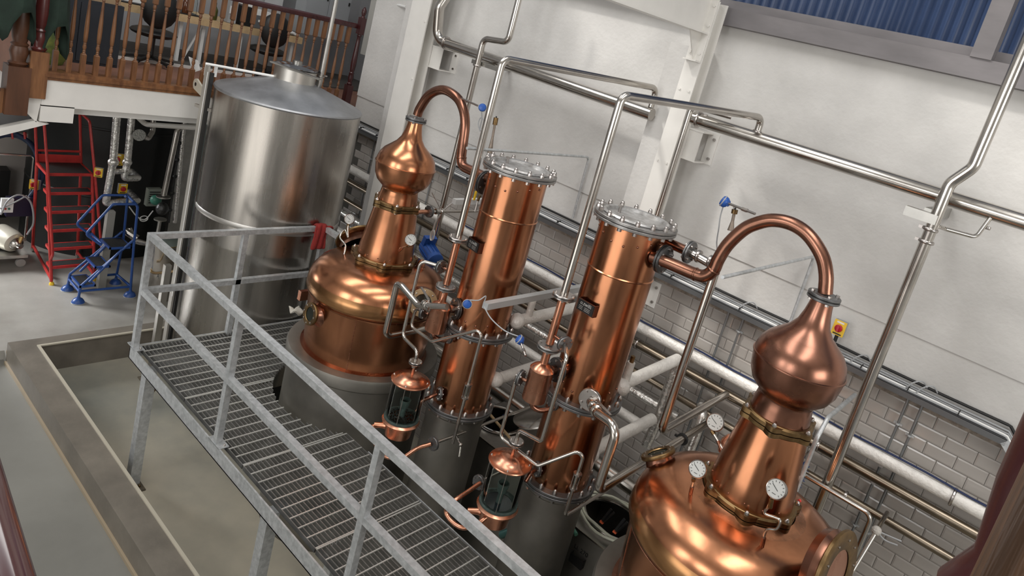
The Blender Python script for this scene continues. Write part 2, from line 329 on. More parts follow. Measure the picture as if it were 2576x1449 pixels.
# ------------------------------------------------------------------ pot stills
def still(X, Y, label, mirror=1, R=1.0, collar_ph=0.0):
    t = thing('pot_still', label, 'still', (X, Y, ZP), 'pair of copper pot stills')
    C0 = (X, Y, 0)
    b = MB(); b.lathe([(.655 * R, ZP), (.655 * R, 1.44), (.69 * R, 1.47), (.695 * R, 1.55), (.685 * R, 1.575), (.60 * R, 1.578), (.57 * R, 1.565), (.57 * R, 1.52)], C0, n=72, cap=False); b.build('steel_base', DSTEEL, t)
    b = MB(); b.lathe([(.585 * R, 1.52), (.585 * R, 1.57), (.55 * R, 1.572)], C0, n=64, cap=False); b.build('base_ring', COPPERD, t)
    b = MB(); b.lathe([(.553 * R, 1.54), (.556 * R, 1.60), (.580 * R, 1.9), (.592 * R, 2.06), (.600 * R, 2.09), (.606 * R, 2.098)], C0, n=96, cap=False)
    pot = b.build('pot_body', COPPER, t, ang=50)
    MB().lathe([(.606 * R, 2.098), (.616 * R, 2.10), (.628 * R, 2.13), (.622 * R, 2.20), (.612 * R, 2.235)], C0, n=96, cap=False).build('rolled_shoulder', GOLDC, t, ang=60)
    MB().lathe([(.612 * R, 2.235), (.600 * R, 2.27), (.555 * R, 2.335), (.49 * R, 2.38), (.42 * R, 2.405), (.36 * R, 2.415), (.335 * R, 2.419)], C0, n=96, cap=False).build('dome', COPPER, t, ang=60)
    MB().lathe([(.335 * R, 2.419), (.30 * R, 2.425), (.272 * R, 2.44)], C0, n=96, cap=False).build('neck_seat', PATINA, t, ang=60)
    b = MB(); b.lathe([(.605 * R, 2.083), (.612 * R, 2.088), (.605 * R, 2.093)], C0, n=72, cap=False); b.build('seam_bead', COPPERD, pot)
    b = MB(); b.box((X + .30 * mirror - .10, Y - .49, 1.82), (.004, .01, .48), Matrix.Rotation(-.15, 3, 'X')); 
    # swan-neck head: cone, cylinder, onion
    b = MB(); b.lathe([(.250, 2.47), (.252, 2.50), (.236, 2.62), (.205, 2.84), (.188, 2.96)], C0, n=64, cap=False); b.build('head_cone', COPPER, t)
    b = MB(); b.lathe([(.178, 2.99), (.168, 3.06), (.160, 3.11), (.163, 3.125), (.185, 3.145), (.222, 3.18), (.248, 3.235), (.258, 3.30), (.262, 3.335), (.268, 3.338), (.268, 3.345), (.262, 3.348), (.259, 3.37), (.245, 3.415), (.215, 3.46), (.170, 3.50), (.125, 3.54), (.092, 3.59), (.075, 3.65), (.066, 3.70), (.062, 3.735)], C0, n=72, cap=False)
    b.build('onion_head', COPPERD if mirror < 0 else COPPER, t, ang=50)
    def collar(z, r, nl, ph, w=.035):
        b = MB(); b.lathe([(r - .03, z - .034), (r, z - .034), (r + .012, z - .024), (r + .012, z - .003), (r - .004, z), (r + .012, z + .003), (r + .012, z + .024), (r, z + .034), (r - .025, z + .034)], C0, n=56, cap=False)
        for i in range(nl):
            a = 2 * PI * (i + ph) / nl; d = Vector((math.cos(a), math.sin(a), 0))
            poly = []
            for k in range(-5, 6):
                th = k / 5 * .27; rr = r + .006 + .036 * (math.cos(k / 5 * PI) * .5 + .5) ** .7; poly.append((rr * math.cos(a + th), rr * math.sin(a + th)))
            poly = [((r - .02) * math.cos(a - .2), (r - .02) * math.sin(a - .2))] + poly + [((r - .02) * math.cos(a + .2), (r - .02) * math.sin(a + .2))]
            for z0, z1 in ((z - .030, z - .003), (z + .003, z + .030)): b.prism([(X + p[0], Y + p[1]) for p in poly], z0, z1)
        c = b.build('brass_collar', BRASS, t, ang=30)
        for i in range(nl):
            a = 2 * PI * (i + ph) / nl; d = Vector((math.cos(a), math.sin(a), 0))
            e = hexbolt(Vector((X, Y, z + .026)) + d * (r + .016), (0, 0, 1), .014, .012, True, .052); e.build('bolt', BOLT, c)
    collar(2.455, .268, 7, collar_ph); collar(2.975, .188, 6, collar_ph + .1)
    flange(t, (X, Y, 3.755), (0, 0, 1), .092, .014, .008, 4, FLANGE, br=.012)
    for k in range(6):
        a = -PI / 2 + (k - 2.5) * .42; MB().sphere((X + .250 * math.cos(a), Y + .250 * math.sin(a), 2.52), .006, 8, 5).build('rivet', COPPERD, t)
    return t, pot
LX, LY, RX, RY = -4.605, 4.03, -.922, 4.0
stillL, potL = still(LX, LY, 'complete copper pot still in the middle, whole round body on a grey steel base', 1, 1.0, .25)
stillR, potR = still(RX, RY, 'nearest copper pot still at lower right, its body cut off by the frame', -1, 1.05, .6)
# vertical weld seams of the pots
def seam(pot, X, Y, ang, R=1):
    b = MB(); pts = [(X + r * R * math.cos(ang), Y + r * R * math.sin(ang), z) for r, z in ((.556, 1.58), (.567, 1.74), (.581, 1.9), (.593, 2.07))]; b.tube(pts, .0035, 6); b.build('weld_seam', COPPERP, pot)
seam(potL, LX, LY, math.radians(-52)); seam(potR, RX, RY, math.radians(-140), 1.05)
def on_pot(X, Y, px, py, z): p = at(px, py, Z=z); return p
# round port: nozzle with bolted brass ring and glass
def port(t, c, ax, r, L=.10, name='sight_glass', glass=True, m=BRASS, nb=8, flare=1.5):
    c = Vector(c); ax = Vector(ax).normalized(); b = MB(); b.lathe([(r * flare, -L), (r * 1.12, -L * .55), (r * .98, -L * .1), (r * .98, 0)], c, ax, 32, cap=False); b.build('nozzle', COPPERD, t)
    b = MB(); b.lathe([(r * .72, -.012), (r * 1.22, -.012), (r * 1.25, -.006), (r * 1.25, .010), (r * 1.2, .016), (r * .78, .016), (r * .72, .010)], c, ax, 32, cap=False); o = b.build(name, m, t)
    b = MB(); b.lathe([(r * .78, 0), (r * .78, .006)], c, ax, 28); b.build('glass_pane' if glass else 'lid', mat('dark_glass', (.02, .025, .02), .08, 0, .8) if glass else COPPERP, t)
    q = ax.to_track_quat('Z', 'Y')
    for i in range(nb):
        a = 2 * PI * i / nb; e = MB(); e.lathe([(.007, 0), (.007, .006), (1e-5, .009)], c + q @ Vector((math.cos(a), math.sin(a), 0)) * r * 1.0 + ax * .016, ax, 6); e.build('screw', BOLT, t)
    return o
def dirto(px, py, Z, X, Y):
    p = at(px, py, Z=Z); return p
def side(X, Y, ang, r, z): return Vector((X + r * math.cos(ang), Y + r * math.sin(ang), z))
PALEB = mat('pale_brass', (.62, .47, .28), .35, 1)
port(stillL, at(782, 790, Y=3.39), (-.06, -1, .12), .080, .09, nb=8)
port(stillL, at(1064, 762, Y=3.93), (.72, -.52, .42), .098, .12, m=PALEB)
port(stillL, (-5.13, 4.13, 2.415), (-.80, .22, .55), .18, .13, 'manway_ring', False, BRASS, 10, 1.25)
port(stillR, (-1.53, 3.97, 2.355), (-.60, -.05, .80), .092, .13)
port(stillR, at(2098, 1446, Y=3.76), (.975, -.16, .16), .195, .10, 'manway_ring', False, BRASS, 10, 1.02)
b = MB(); c_ = at(764, 742, Y=3.92); b.box(c_, (.05, .10, .10)); b.build('plate_bracket', COPPERP, stillL, smooth=False)
# ------------------------------------------------------------------ pressure gauges
def gauge(parent_thing, label, foot, head, face_dir, r=.05, loop=None, L2=True, top=True):
    """round dial on a bent siphon stem: a thing of its own that stands on the still"""
    foot, head = Vector(foot), Vector(head); t = thing('pressure_gauge', label, 'gauge', foot, 'round dial gauges on the stills')
    f = Vector(face_dir).normalized(); hc = head
    b = MB(); b.lathe([(r * .9, -.032), (r, -.028), (r, .004), (r * .95, .008), (r * .9, .006), (r * .9, .002)], hc, f, 28); b.build('case', BOLT, t)
    b = MB(); b.lathe([(r * .88, .002), (r * .88, .0035)], hc, f, 28); dl = b.build('dial', DIAL, t)
    q = f.to_track_quat('Z', 'Y'); up = Vector((0, 0, 1)); up = (up - f * up.dot(f)).normalized(); rt = up.cross(f)
    b = MB()
    for k in range(11):
        a = math.radians(225 - 27 * k); d = rt * math.cos(a) + up * math.sin(a); b.bar(hc + f * .0042 + d * r * .62, hc + f * .0042 + d * r * .78, .0028, .001, f)
    a = math.radians(150); d = rt * math.cos(a) + up * math.sin(a); b.bar(hc + f * .005 - d * r * .25, hc + f * .005 + d * r * .6, .0030, .001, f); b.box(hc + f * .0045 - up * r * .5, (r * .4, r * .4, .001), Matrix((rt, up * .12, f)).transposed())
    b.build('needle_and_ticks', BLACK, t)
    b = MB(); base = hc - up * r - f * .012
    if loop: b.tube(spline([foot] + [Vector(p) for p in loop] + [base], 6), .008, 10)
    else: b.tube([foot, foot.lerp(base, .5), base], .008, 10)
    b.build('stem', STEEL, t); b = MB(); b.cyl(foot - Vector((0, 0, .02)), foot + (base - foot).normalized() * .07, .012, 10); b.build('copper_socket', COPPERD, t)
    b = MB(); m_ = foot.lerp(base, .82); b.cyl(m_, base, .013, 6); b.build('union_nut', BRASS if top else BOLT, t); return t
tocam = Vector((0, 0, CAMZ))
# ------------------------------------------------------------------ rectifying columns
def column(X, Y, label, plate_px):
    t = thing('rectifying_column', label, 'column', (X, Y, ZP), 'two tall copper columns'); C0 = (X, Y, 0); RC = .232
    b = MB(); b.lathe([(.245, ZP), (.245, 1.62), (.262, 1.64), (.262, 1.68)], C0, n=48, cap=False); b.build('steel_base', DSTEEL, t)
    b = MB(); b.lathe([(RC, 1.70), (RC, 2.37)], C0, n=64, cap=False); b.build('lower_shell', COPPER, t)
    b = MB(); b.lathe([(RC, 2.40), (RC, 3.34), (RC + .006, 3.347), (RC, 3.354), (RC, 3.69)], C0, n=64, cap=False); b.build('upper_shell', COPPER, t)
    def ring(z, top=False, nb=16, m=FLANGE):
        b = MB(); R = .292
        for s0, s1 in ((-.022, -.002), (.002, .022)): b.lathe([(R - .07, z + s0), (R - .003, z + s0), (R, z + s0 + .003), (R, z + s1 - .003), (R - .003, z + s1), (R - .07, z + s1)], C0, n=56, cap=False)
        f = b.build('flange_ring', m, t)
        for i in range(nb):
            a = 2 * PI * (i + .5) / nb; p = Vector((X + .268 * math.cos(a), Y + .268 * math.sin(a), z + .022))
            e = hexbolt(p, (0, 0, 1), .0165, .022, True, .044); e.build('bolt', BOLT, f)
        return f
    ring(1.69); ring(2.385); f = ring(3.71, m=mat('flange_light', (.36, .35, .34), .4, .8, var=.4, vscale=14))
    b = MB(); b.lathe([(.236, 3.735), (.228, 3.748), (.212, 3.742), (.205, 3.725), (1e-5, 3.722)], C0, n=48, cap=False); b.build('top_plate', mat('dusty_plate', (.55, .55, .55), .4, .6, var=.5, vscale=16, col2=(.25, .24, .23)), t)
    b = MB(); b.cyl((X - .13, Y - .02, 3.72), (X - .13, Y - .02, 3.765), .012, 8); b.box((X - .13, Y - .02, 3.77), (.03, .03, .01)); b.build('vent_plug', BOLT, t)
    for z, n_, r0_ in ((3.60, 9, 0), (2.50, 9, .2), (2.30, 0, 0)):
        for k in range(n_):
            a = -PI + k * PI / (n_ - 1) + r0_; e = MB(); e.sphere((X + RC * math.cos(a), Y + RC * math.sin(a), z + .03 * math.sin(k)), .009, 8, 5); e.build('rivet', COPPERD, t)
    # name plate on a folded copper bracket
    return t
C1X, C2X, CY = -3.34, -2.245, 4.05
col1 = column(C1X, CY, 'left tall copper column, beside the complete still', None)
col2 = column(C2X, CY, 'right tall copper column, in the centre of the picture', None)
def nameplate(t, X, Y, ang, z):
    d = Vector((math.cos(ang), math.sin(ang), 0)); s = Vector((-d.y, d.x, 0)); c = Vector((X, Y, z)) + d * .262; b = MB()
    R = Matrix((s, d, Vector((0, 0, 1)))).transposed()
    b.box(c + d * .0, (.15, .003, .085), R); b.box(c - d * .025 + s * .075, (.003, .05, .085), R); b.box(c - d * .025 - s * .075, (.003, .05, .085), R)
    p = b.build('plate_bracket', COPPERD, t); b = MB(); b.box(c + d * .004, (.14, .004, .075), R); b.build('name_plate', BLACK, p)
    # lettering
    cu = bpy.data.curves.new('plate_lettering', 'FONT'); cu.body = 'o.zwilli'; cu.size = .036; cu.align_x = 'CENTER'; cu.extrude = .0003
    me_o = bpy.data.objects.new('tmp', cu); COL.objects.link(me_o); dg = bpy.context.evaluated_depsgraph_get(); me = bpy.data.meshes.new_from_object(me_o.evaluated_get(dg)); bpy.data.objects.remove(me_o)
    M4 = Matrix.Translation(c + d * .0064 + Vector((0, 0, .008))) @ Matrix((s, Vector((0, 0, 1)), d)).transposed().to_4x4(); me.transform(M4); me.materials.clear(); me.materials.append(mat('engraving', (.4, .4, .38), .5))
    o = bpy.data.objects.new('plate_lettering', me); COL.objects.link(o); setpar(o, p)
    b = MB()
    for i in range(3):
        for j, (x0, L) in enumerate(((-.055, .035), (-.005, .05))): b.box(c + d * .0062 + s * (x0 + L / 2) + Vector((0, 0, -.004 - i * .010)), (L, .0005, .002), R)
    b.build('plate_lettering', mat('engraving', (.4, .4, .38), .5), p)
nameplate(col1, C1X, CY, math.radians(-100), at(1208, 625, Y=3.8).z); nameplate(col2, C2X, CY, math.radians(-95), at(1480, 775, Y=3.8).z)
# ------------------------------------------------------------------ big steel tank
TX, TY, TR = -6.80, 4.17, .752; TRZ = CAMZ - 1.304
tank = thing('storage_tank', 'tall cylindrical stainless steel tank behind the left still', 'tank', (TX, TY, 0)); C0 = (TX, TY, 0)
b = MB(); b.lathe([(TR - .02, .25), (TR, .27), (TR, 1.82), (TR + .001, 1.83), (TR, 1.84), (TR, TRZ - .02)], C0, n=120, cap=False); shell = b.build('tank_shell', TANKM, tank)
b = MB(); b.lathe([(TR, TRZ - .03), (TR + .008, TRZ - .015), (TR, TRZ), (TR - .03, TRZ + .015), (.19, TRZ + .20), (.18, TRZ + .20)], C0, n=96, cap=False); b.build('conical_top', TANKTOP, tank, ang=25)
b = MB(); b.lathe([(TR + .001, 2.08), (TR + .004, 2.085), (TR + .004, 2.13), (TR + .001, 2.135)], C0, n=96, cap=False); b.build('wrap_band', mat('pale_band', (.62, .60, .57), .4, .9), tank)
b = MB(); b.lathe([(TR - .02, .0), (TR - .02, .26)], C0, n=64); b.build('skirt', BLACK, tank)
HX, HY, HZ = TX + .02, TY + .10, TRZ + .13
# ------------------------------------------------------------------ steel walkway
PZ = 1.10; FX, FY = -6.03, 2.585; YB = 3.46
wk = thing('walkway', 'galvanised steel walkway with square tube guard rails and bar grating', 'platform', (FX, FY, ZP))
XE = -.6
b = MB(); b.bb((FX, FY, PZ - .115), (XE, FY + .012, PZ + .004)); b.bb((FX, FY, PZ - .115), (XE, FY + .06, PZ - .105)); b.build('edge_channel', GALV, wk, smooth=False)
b = MB(); b.bb((FX, FY, PZ - .115), (FX + .012, 4.42, PZ + .004)); b.build('edge_channel', GALV, wk, smooth=False)
def grating(x0, x1, y0, y1, hole=None, dx=.1, dy=.0335):
    b = MB(); mats = [GRATE, RODM]
    n = int((y1 - y0) / dy)
    def segs(y):
        if hole:
            cx, cy, r = hole
            if abs(y - cy) < r:
                h = math.sqrt(r * r - (y - cy) ** 2); o = []
                if cx - h > x0: o.append((x0, min(x1, cx - h)))
                if cx + h < x1: o.append((max(x0, cx + h), x1))
                return o
        return [(x0, x1)]
    def segy(x):
        if hole:
            cx, cy, r = hole
            if abs(x - cx) < r:
                h = math.sqrt(r * r - (x - cx) ** 2); o = []
                if cy - h > y0: o.append((y0, min(y1, cy - h)))
                if cy + h < y1: o.append((max(y0, cy + h), y1))
                return o
        return [(y0, y1)]
    for i in range(n + 1):
        y = y0 + (y1 - y0) * i / n
        for a, c in segs(y):
            if c - a > .02: b.bb((a, y - .0028, PZ - .038), (c, y + .0028, PZ - .002))
    m = max(1, int((x1 - x0) / dx)); b.mi = 1
    for i in range(m + 1):
        x = x0 + (x1 - x0) * i / m
        for a, c in segy(x):
            if c - a > .02: b.bb((x - .0038, a, PZ - .007), (x + .0038, c, PZ + .002))
    b.mi = 0
    for y in (y0, y1):
        for a, c in segs(y): b.bb((a, y - .003, PZ - .032), (c, y + .003, PZ))
    o = b.build('grating_panel', mats, wk, smooth=False, kind='stuff'); return o
hole = (LX, LY, .735); ym = 3.13
xs = [FX + .02, -5.05, -4.05, -3.05, -2.05, -1.05, XE]
for i in range(len(xs) - 1):
    grating(xs[i], xs[i + 1] - .012, FY + .07, ym - .006, hole)
for x0, x1, y0, y1 in ((FX + .02, -5.05, ym + .006, 3.75), (FX + .02, -5.05, 3.762, 4.4), (-5.04, -4.05, ym + .006, 3.6), (-4.04, -3.05, ym + .006, YB + .1), (-3.04, -2.05, ym + .006, YB + .1), (-2.04, -1.45, ym + .006, YB + .05), (-1.04, XE, ym + .006, 3.24)):
    grating(x0, x1 - .012, y0, y1, hole)
b = MB(); b.bb((-3.75, YB + .11, PZ - .1), (-1.75, YB + .12, PZ)); b.build('rear_channel', GALV, wk, smooth=False)
# guard rails
def post(x, y, z0=PZ - .02, z1=PZ + 1.06, w=.05, name='post', foot=True):
    b = MB(); b.bb((x - w / 2, y - w / 2, z0), (x + w / 2, y + w / 2, z1)); o = b.build(name, GALV, wk, smooth=False)
    return o
def foot(x, y):
    b = MB(); b.bb((x - .09, y - .03, PZ + .001), (x + .09, y + .05, PZ + .009)); f = b.build('foot_plate', GALV, wk, smooth=False)
    for s in (-1, 1): hexbolt((x + s * .07, y + .02, PZ + .009), (0, 0, 1), .009, .008).build('bolt', BOLT, f)
PY = FY + .03
for x in (FX + .028, -4.39, -2.65, -.98): post(x, PY); foot(x, PY)
def rail(p0, p1, w=.05, name='rail', h=.05): b = MB(); b.bar(p0, p1, w, h); return b.build(name, GALV, wk, smooth=False)
TR_ = PZ + 1.085; MR = PZ + .56
rail((FX + .0, PY, TR_), (-2.66, PY, TR_), name='top_rail'); rail((-2.66, PY, TR_), (XE, PY, TR_), name='top_rail')
for x0, x1 in ((FX + .05, -4.415), (-4.365, -2.675), (-2.625, -1.005)): rail((x0, PY, MR), (x1, PY, MR), name='mid_rail')
EX = FX + .028
for y in (3.473, 4.35): post(EX, y)
rail((EX, PY + .025, TR_), (EX, 4.375, TR_), name='top_rail'); rail((EX, PY + .025, MR), (EX, 4.325, MR), name='mid_rail')
rail((EX + .025, 4.35, TR_), (-5.2, 4.35, TR_), name='top_rail'); rail((EX + .025, 4.35, MR), (-5.2, 4.35, MR), name='mid_rail'); post(-5.225, 4.35)
for x, y in ((-5.75, 2.66), (-3.62, 2.66), (-3.62, 3.35), (-1.6, 2.66), (-5.75, 4.3)):
    b = MB(); b.bb((x - .045, y - .045, ZP), (x + .045, y + .045, PZ - .1)); l = b.build('leg', GALV, wk, smooth=False)
    b = MB(); b.bb((x - .045, y - .12, ZP), (x + .15, y + .06, ZP + .012)); b.build('leg_foot', mat('rusty_plate', (.16, .13, .09), .7, .3, var=.6, vscale=40), l)
    for s in (-1, 1): hexbolt((x + .09, y - .03 + s * .055, ZP + .012), (0, 0, 1), .011, .012).build('bolt', BRASS, l)
# ------------------------------------------------------------------ white steel frame and plaster piers
def steelcol(x, zt, label, pier_l, pz):
    t = thing('steel_column', label, 'column', (x, 5.27, 0), None)
    b = MB(); w = .15
    # H section: web in the YZ plane between flanges facing the room and the wall
    b.bb((x - w / 2, 5.19, 0), (x + w / 2, 5.201, zt)); b.bb((x - w / 2, 5.339, 0), (x + w / 2, 5.35, zt)); b.bb((x - .004, 5.2, 0), (x + .004, 5.34, zt))
    b.build('h_section', PAINTW, t, smooth=False); 
    for k in range(2):
        for z in (2.95, 3.25, 4.0, 4.62): hexbolt((x + .045 * (1 if k else -1), 5.19, z), (0, -1, 0), .011, .008, False).build('bolt', PAINTW, t)
    return t
pier = MB(); pier.bb((-3.15, 5.351, 3.11), (-2.82, WY, 4.98)); pier.bb((-6.72, 5.351, 0), (-6.30, WY, 5.2)); struct('wall_pier', pier, PLASTER)
sc2 = steelcol(-2.80, 5.36, 'white painted steel column in the middle of the back wall, rafter bolted to its top', 0, 0)
sc1 = thing('steel_column', 'white painted steel column between the tank and the left still, rising out of the picture', 'column', (-6.27, 5.27, 0))
b = MB(); b.bb((-6.43, 5.19, 0), (-6.115, 5.205, 8)); b.bb((-6.43, 5.335, 0), (-6.115, 5.35, 8)); b.bb((-6.28, 5.2, 0), (-6.265, 5.34, 8)); b.build('h_section', PAINTW, sc1, smooth=False)
for z in (2.95, 3.9, 4.55): hexbolt((-6.15, 5.19, z), (0, -1, 0), .012, .008, False).build('bolt', PAINTW, sc1)
# rafter with end plate and knee gusset
rf = thing('steel_rafter', 'white steel roof beam with a triangular knee plate, crossing the top of the wall', 'beam', (-2.80, 5.19, 5.1))
y1, y0 = 5.175, .6; z1, z0 = 5.09, 4.99
b = MB()
def slab(xa, xb, za, zb): b.add([(xa, y1, z1 + za), (xb, y1, z1 + za), (xb, y1, z1 + zb), (xa, y1, z1 + zb), (xa, y0, z0 + za), (xb, y0, z0 + za), (xb, y0, z0 + zb), (xa, y0, z0 + zb)], [(0, 1, 2, 3), (4, 7, 6, 5), (0, 4, 5, 1), (1, 5, 6, 2), (2, 6, 7, 3), (3, 7, 4, 0)])
slab(-2.865, -2.735, 0, .012); slab(-2.865, -2.735, .42, .432); slab(-2.805, -2.795, .01, .425); b.build('i_section', PAINTW, rf, smooth=False)
b = MB(); b.bb((-2.87, 5.175, 4.86), (-2.73, 5.189, 5.62)); b.build('end_plate', PAINTW, rf, smooth=False)
b = MB(); b.prism([(5.175, 4.87), (5.175, 5.10), (4.97, 5.095)], -2.805, -2.795, Matrix(((0, 0, 1), (1, 0, 0), (0, 1, 0)))); b.bb((-2.86, 5.11, 4.86), (-2.74, 5.175, 4.872)); b.build('knee_plate', PAINTW, rf, smooth=False)
for z in (4.93, 5.16, 5.32, 5.5):
    for s in (-1, 1): hexbolt((-2.80 + s * .045, 5.175, z), (0, -1, 0), .013, .012, False).build('bolt', PAINTW, rf)
# wall plates (cantilever brackets bolted to the wall)
def wallbracket(x0, x1, z0, z1, label, web=True):
    t = thing('wall_bracket', label, 'bracket', ((x0 + x1) / 2, WY, z0), 'white bolted wall plates')
    b = MB(); b.bb((x1 - .10 if web else x0, WY - .012, z0), (x1, WY, z1)); b.build('wall_plate', PAINTW, t, smooth=False)
    if web:
        b = MB(); b.bb((x0, 5.35, z1 - .012), (x1 - .06, WY - .012, z1)); b.bb((x0, 5.35, z0), (x1 - .06, WY - .012, z0 + .012)); b.bb((x0, 5.355, z0), (x1 - .07, 5.365, z1)); b.build('channel_stub', PAINTW, t, smooth=False)
    for z in (z0 + .05, z1 - .05): hexbolt((x1 - .035, WY - .012, z), (0, -1, 0), .014, .014, False).build('bolt', BOLT, t)
wallbracket(-6.18, -5.87, 4.07, 4.32, 'white bolted wall plate to the right of the left steel column')
wallbracket(-2.74, -2.53, 4.06, 4.33, 'white bolted wall plate to the right of the middle steel column, under the long pipe')
wallbracket(-2.80, -2.62, 2.66, 2.90, 'white bolted wall plate on the tiles behind the right copper column', False)
# timber post in the clerestory
t = thing('timber_post', 'pale grey timber post standing against the blue corrugated sheet, top right', 'post', (-.35, 5.5, 5.36))
p0, p1 = at(2430, 200, Y=5.45), at(2476, -60, Y=5.45); b = MB(); b.bb((-.93, 5.44, 5.36), (-.80, 5.60, 7.9)); b.build('post_shaft', TIMBERG, t, smooth=False)
b = MB(); b.bar((-.86, 5.3, 5.92), (-.3, 3.4, 7.4), .07, .16); b.build('brace', TIMBERG, t, smooth=False)
# ------------------------------------------------------------------ cable tray and conduits on the tiles
tr = thing('cable_tray', 'long galvanised cable tray with grey and black cables along the top of the tiles', 'tray', (-3.5, WY, 2.97))
for x0, x1 in ((-7.5, -6.73), (-6.29, .14)): b = MB(); b.bb((x0, 5.425, 2.975), (x1, 5.432, 3.022)); b.bb((x0, 5.425, 3.018), (x1, 5.54, 3.023)); b.build('tray_channel', mat('tray_dark', (.16, .165, .17), .45, .7), tr, smooth=False)
b = MB(); b.bar((.13, 5.43, 3.0), (.55, 5.43, 2.62), .01, .05); b.bar((.13, 5.49, 3.02), (.55, 5.49, 2.64), .12, .006); b.build('tray_channel', GALV, tr, smooth=False)
for i, (y, z, r, m) in enumerate(((5.445, 3.030, .006, GREYP), (5.465, 3.034, .009, WHITEP), (5.49, 3.033, .007, BLACK), (5.51, 3.036, .009, GREYP), (5.53, 3.05, .008, GREYP), (5.536, 3.085, .011, BLACK))):
    b = MB(); pts = [(-6.29 + k * .4 , y, z + .003 * math.sin(k * 1.7 + i)) for k in range(17)] + [(.13, y, z), (.5, y, z - .36)]; b.tube(pts, r, 8); b.build('cable', m, tr); MB().cyl((-7.5, y, z), (-6.73, y, z), r, 8).build('cable', m, tr)
for k in range(22): MB().box((-7.2 + k * .335, 5.46, 3.04), (.006, .06, .022)).build('cable_tie', BLACK, tr)
b = MB()
for i, x in enumerate((-3.05, -1.85, -.92, -.52, -.45)):
    for k in range(1): b.tube(spline([(x, 5.45, 3.03), (x + .03, 5.46, 3.09), (x + .08, 5.5, 3.12), (x + .12, 5.53, 3.08)], 4), .005, 6)
b.build('loose_loops', GREYP, tr, kind='stuff')
def conduit(px, py, zb, label, r=.009, zs=(2.4, 1.6)):
    p = at(px, py, Y=5.52); x = p.x; t = thing('conduit', label, 'conduit', (x, 5.52, zb), 'galvanised conduits dropping from the cable tray')
    MB().cyl((x, 5.52, zb), (x, 5.52, 2.975), r, 10).build('conduit_tube', mat('conduit_grey', (.30, .32, .33), .35, .8), t)
    for z in zs:
        b = MB(); b.lathe([(r * 1.1, -.008), (r * 1.7, -.004), (r * 1.7, .004), (r * 1.1, .008)], (x, 5.52, z), (0, 0, 1), 10); b.box((x, 5.535, z), (.06, .012, .016)); b.build('saddle', GALV, t)
conduit(1345, 560, 0.2, 'thin conduit just right of the left copper column', zs=(2.82, 1.9)); conduit(1868, 808, 0.2, 'thin conduit left of the nearest still head', zs=(2.83, 2.0))
conduit(2280, 1015, -.1, 'left one of two close conduits at the far right', zs=(2.74, 1.86)); conduit(2316, 1030, -.1, 'right one of two close conduits at the far right', zs=(2.70, 1.86))
conduit(1092, 420, .2, 'thin conduit just right of the middle still head', zs=(2.8,)); conduit(1832, 790, 1.2, 'blue cabled conduit dropping behind the right copper column', zs=(2.3,))
conduit(945, 345, .2, 'thin conduit beside the steel tank', zs=(2.7,))
# ------------------------------------------------------------------ horizontal runs on the wall
def wallrun(px, py, Y, x0, x1, r, m, label, name='pipe', bands=(), n=18):
    p = at(px, py, Y=Y); z = p.z; t = thing(name, label, 'pipe', (x0, Y, z)); MB().cyl((x0, Y, z), (x1, Y, z), r, n).build('tube', m, t)
    for x in bands: clampring(t, (x, Y, z), (1, 0, 0), r)
    for k in range(3):
        x = x0 + (x1 - x0) * (k + .5) / 3; b = MB(); b.bb((x - .015, Y, z - r - .02), (x + .015, WY, z - r)); b.build('wall_hanger', GALV, t, smooth=False)
    return t
wallrun(2046, 1058, 5.42, -7.3, .9, .052, LAG, 'silvery insulated pipe along the tiles, highest of the low wall pipes', bands=(-1.2, .0))
b = MB(); z = at(2046, 1058, Y=5.42).z + .066; b.tube([(-5 + k * .3, 5.40 , z + .006 * math.sin(k * 2.1)) for k in range(21)], .008, 8); tag(b.build('cable', mat('blue_cable', (.008, .02, .08), .4)), 'dark blue cable lying on top of the silvery insulated wall pipe', 'cable')
wallrun(2300, 1257, 5.40, -7.3, .9, .036, mat('brown_steel', (.30, .25, .19), .30, 1, var=.3, vscale=6), 'brownish steel pipe along the tiles, just below the silvery insulated one', bands=(-2.6, -.9))
wallrun(2300, 1350, 5.40, -7.3, .9, .030, mat('brown_steel', (.30, .25, .19), .30, 1), 'thinner brownish steel pipe along the tiles, second below the silvery one', bands=(-.6,))
wallrun(1580, 975, 5.40, -7.2, -2.02, .042, FOIL, 'foil wrapped pipe low on the tiles between the two copper columns')
wallrun(1560, 1034, 5.34, -7.2, -2.12, .042, LAG, 'painted lagged pipe lowest but one on the tiles, left half of the wall')
wallrun(1280, 1006, 5.20, -5.4, -1.3, .068, STEEL, 'wide polished steel pipe low behind the copper columns')
# ------------------------------------------------------------------ large high pipes
def run(label, pts, r, m=None, bend=None, clamps=(), name='pipe', group=None, n=16, at_=None):
    t = thing(name, label, 'pipe', pts[0], group); b = MB(); b.tube(fillet(pts, bend or r * 2.6, 7), r, n); b.build('tube', m or STEEL, t)
    for c, ax in clamps: clampring(t, c, ax, r)
    return t
P = lambda x, y, Y: at(x, y, Y=Y)
yA = 5.28
a0, a1 = P(1105, 103, yA), P(1640, 287, yA); a1.z = a0.z - .05
run('wide polished vent pipe high on the wall, left of the middle steel column', [a0 + Vector((.03, .0, 1.3)), a0 + Vector((.03, 0, .62)), a0 + Vector((-.03, -.08, .35)), a0 + Vector((-.04, 0, 0)), a1], .056, STEEL, .13, [((a0.x + .12, yA, a0.z), (1, 0, 0)), ((a0 + Vector((.03, 0, .75))), (0, 0, 1))], n=24)
b0, b1 = P(1742, 304, 5.12), P(2600, 556, 5.12); zb = (b0.z + b1.z) / 2; b0.z = b1.z = zb; b0.y = b1.y = 5.12
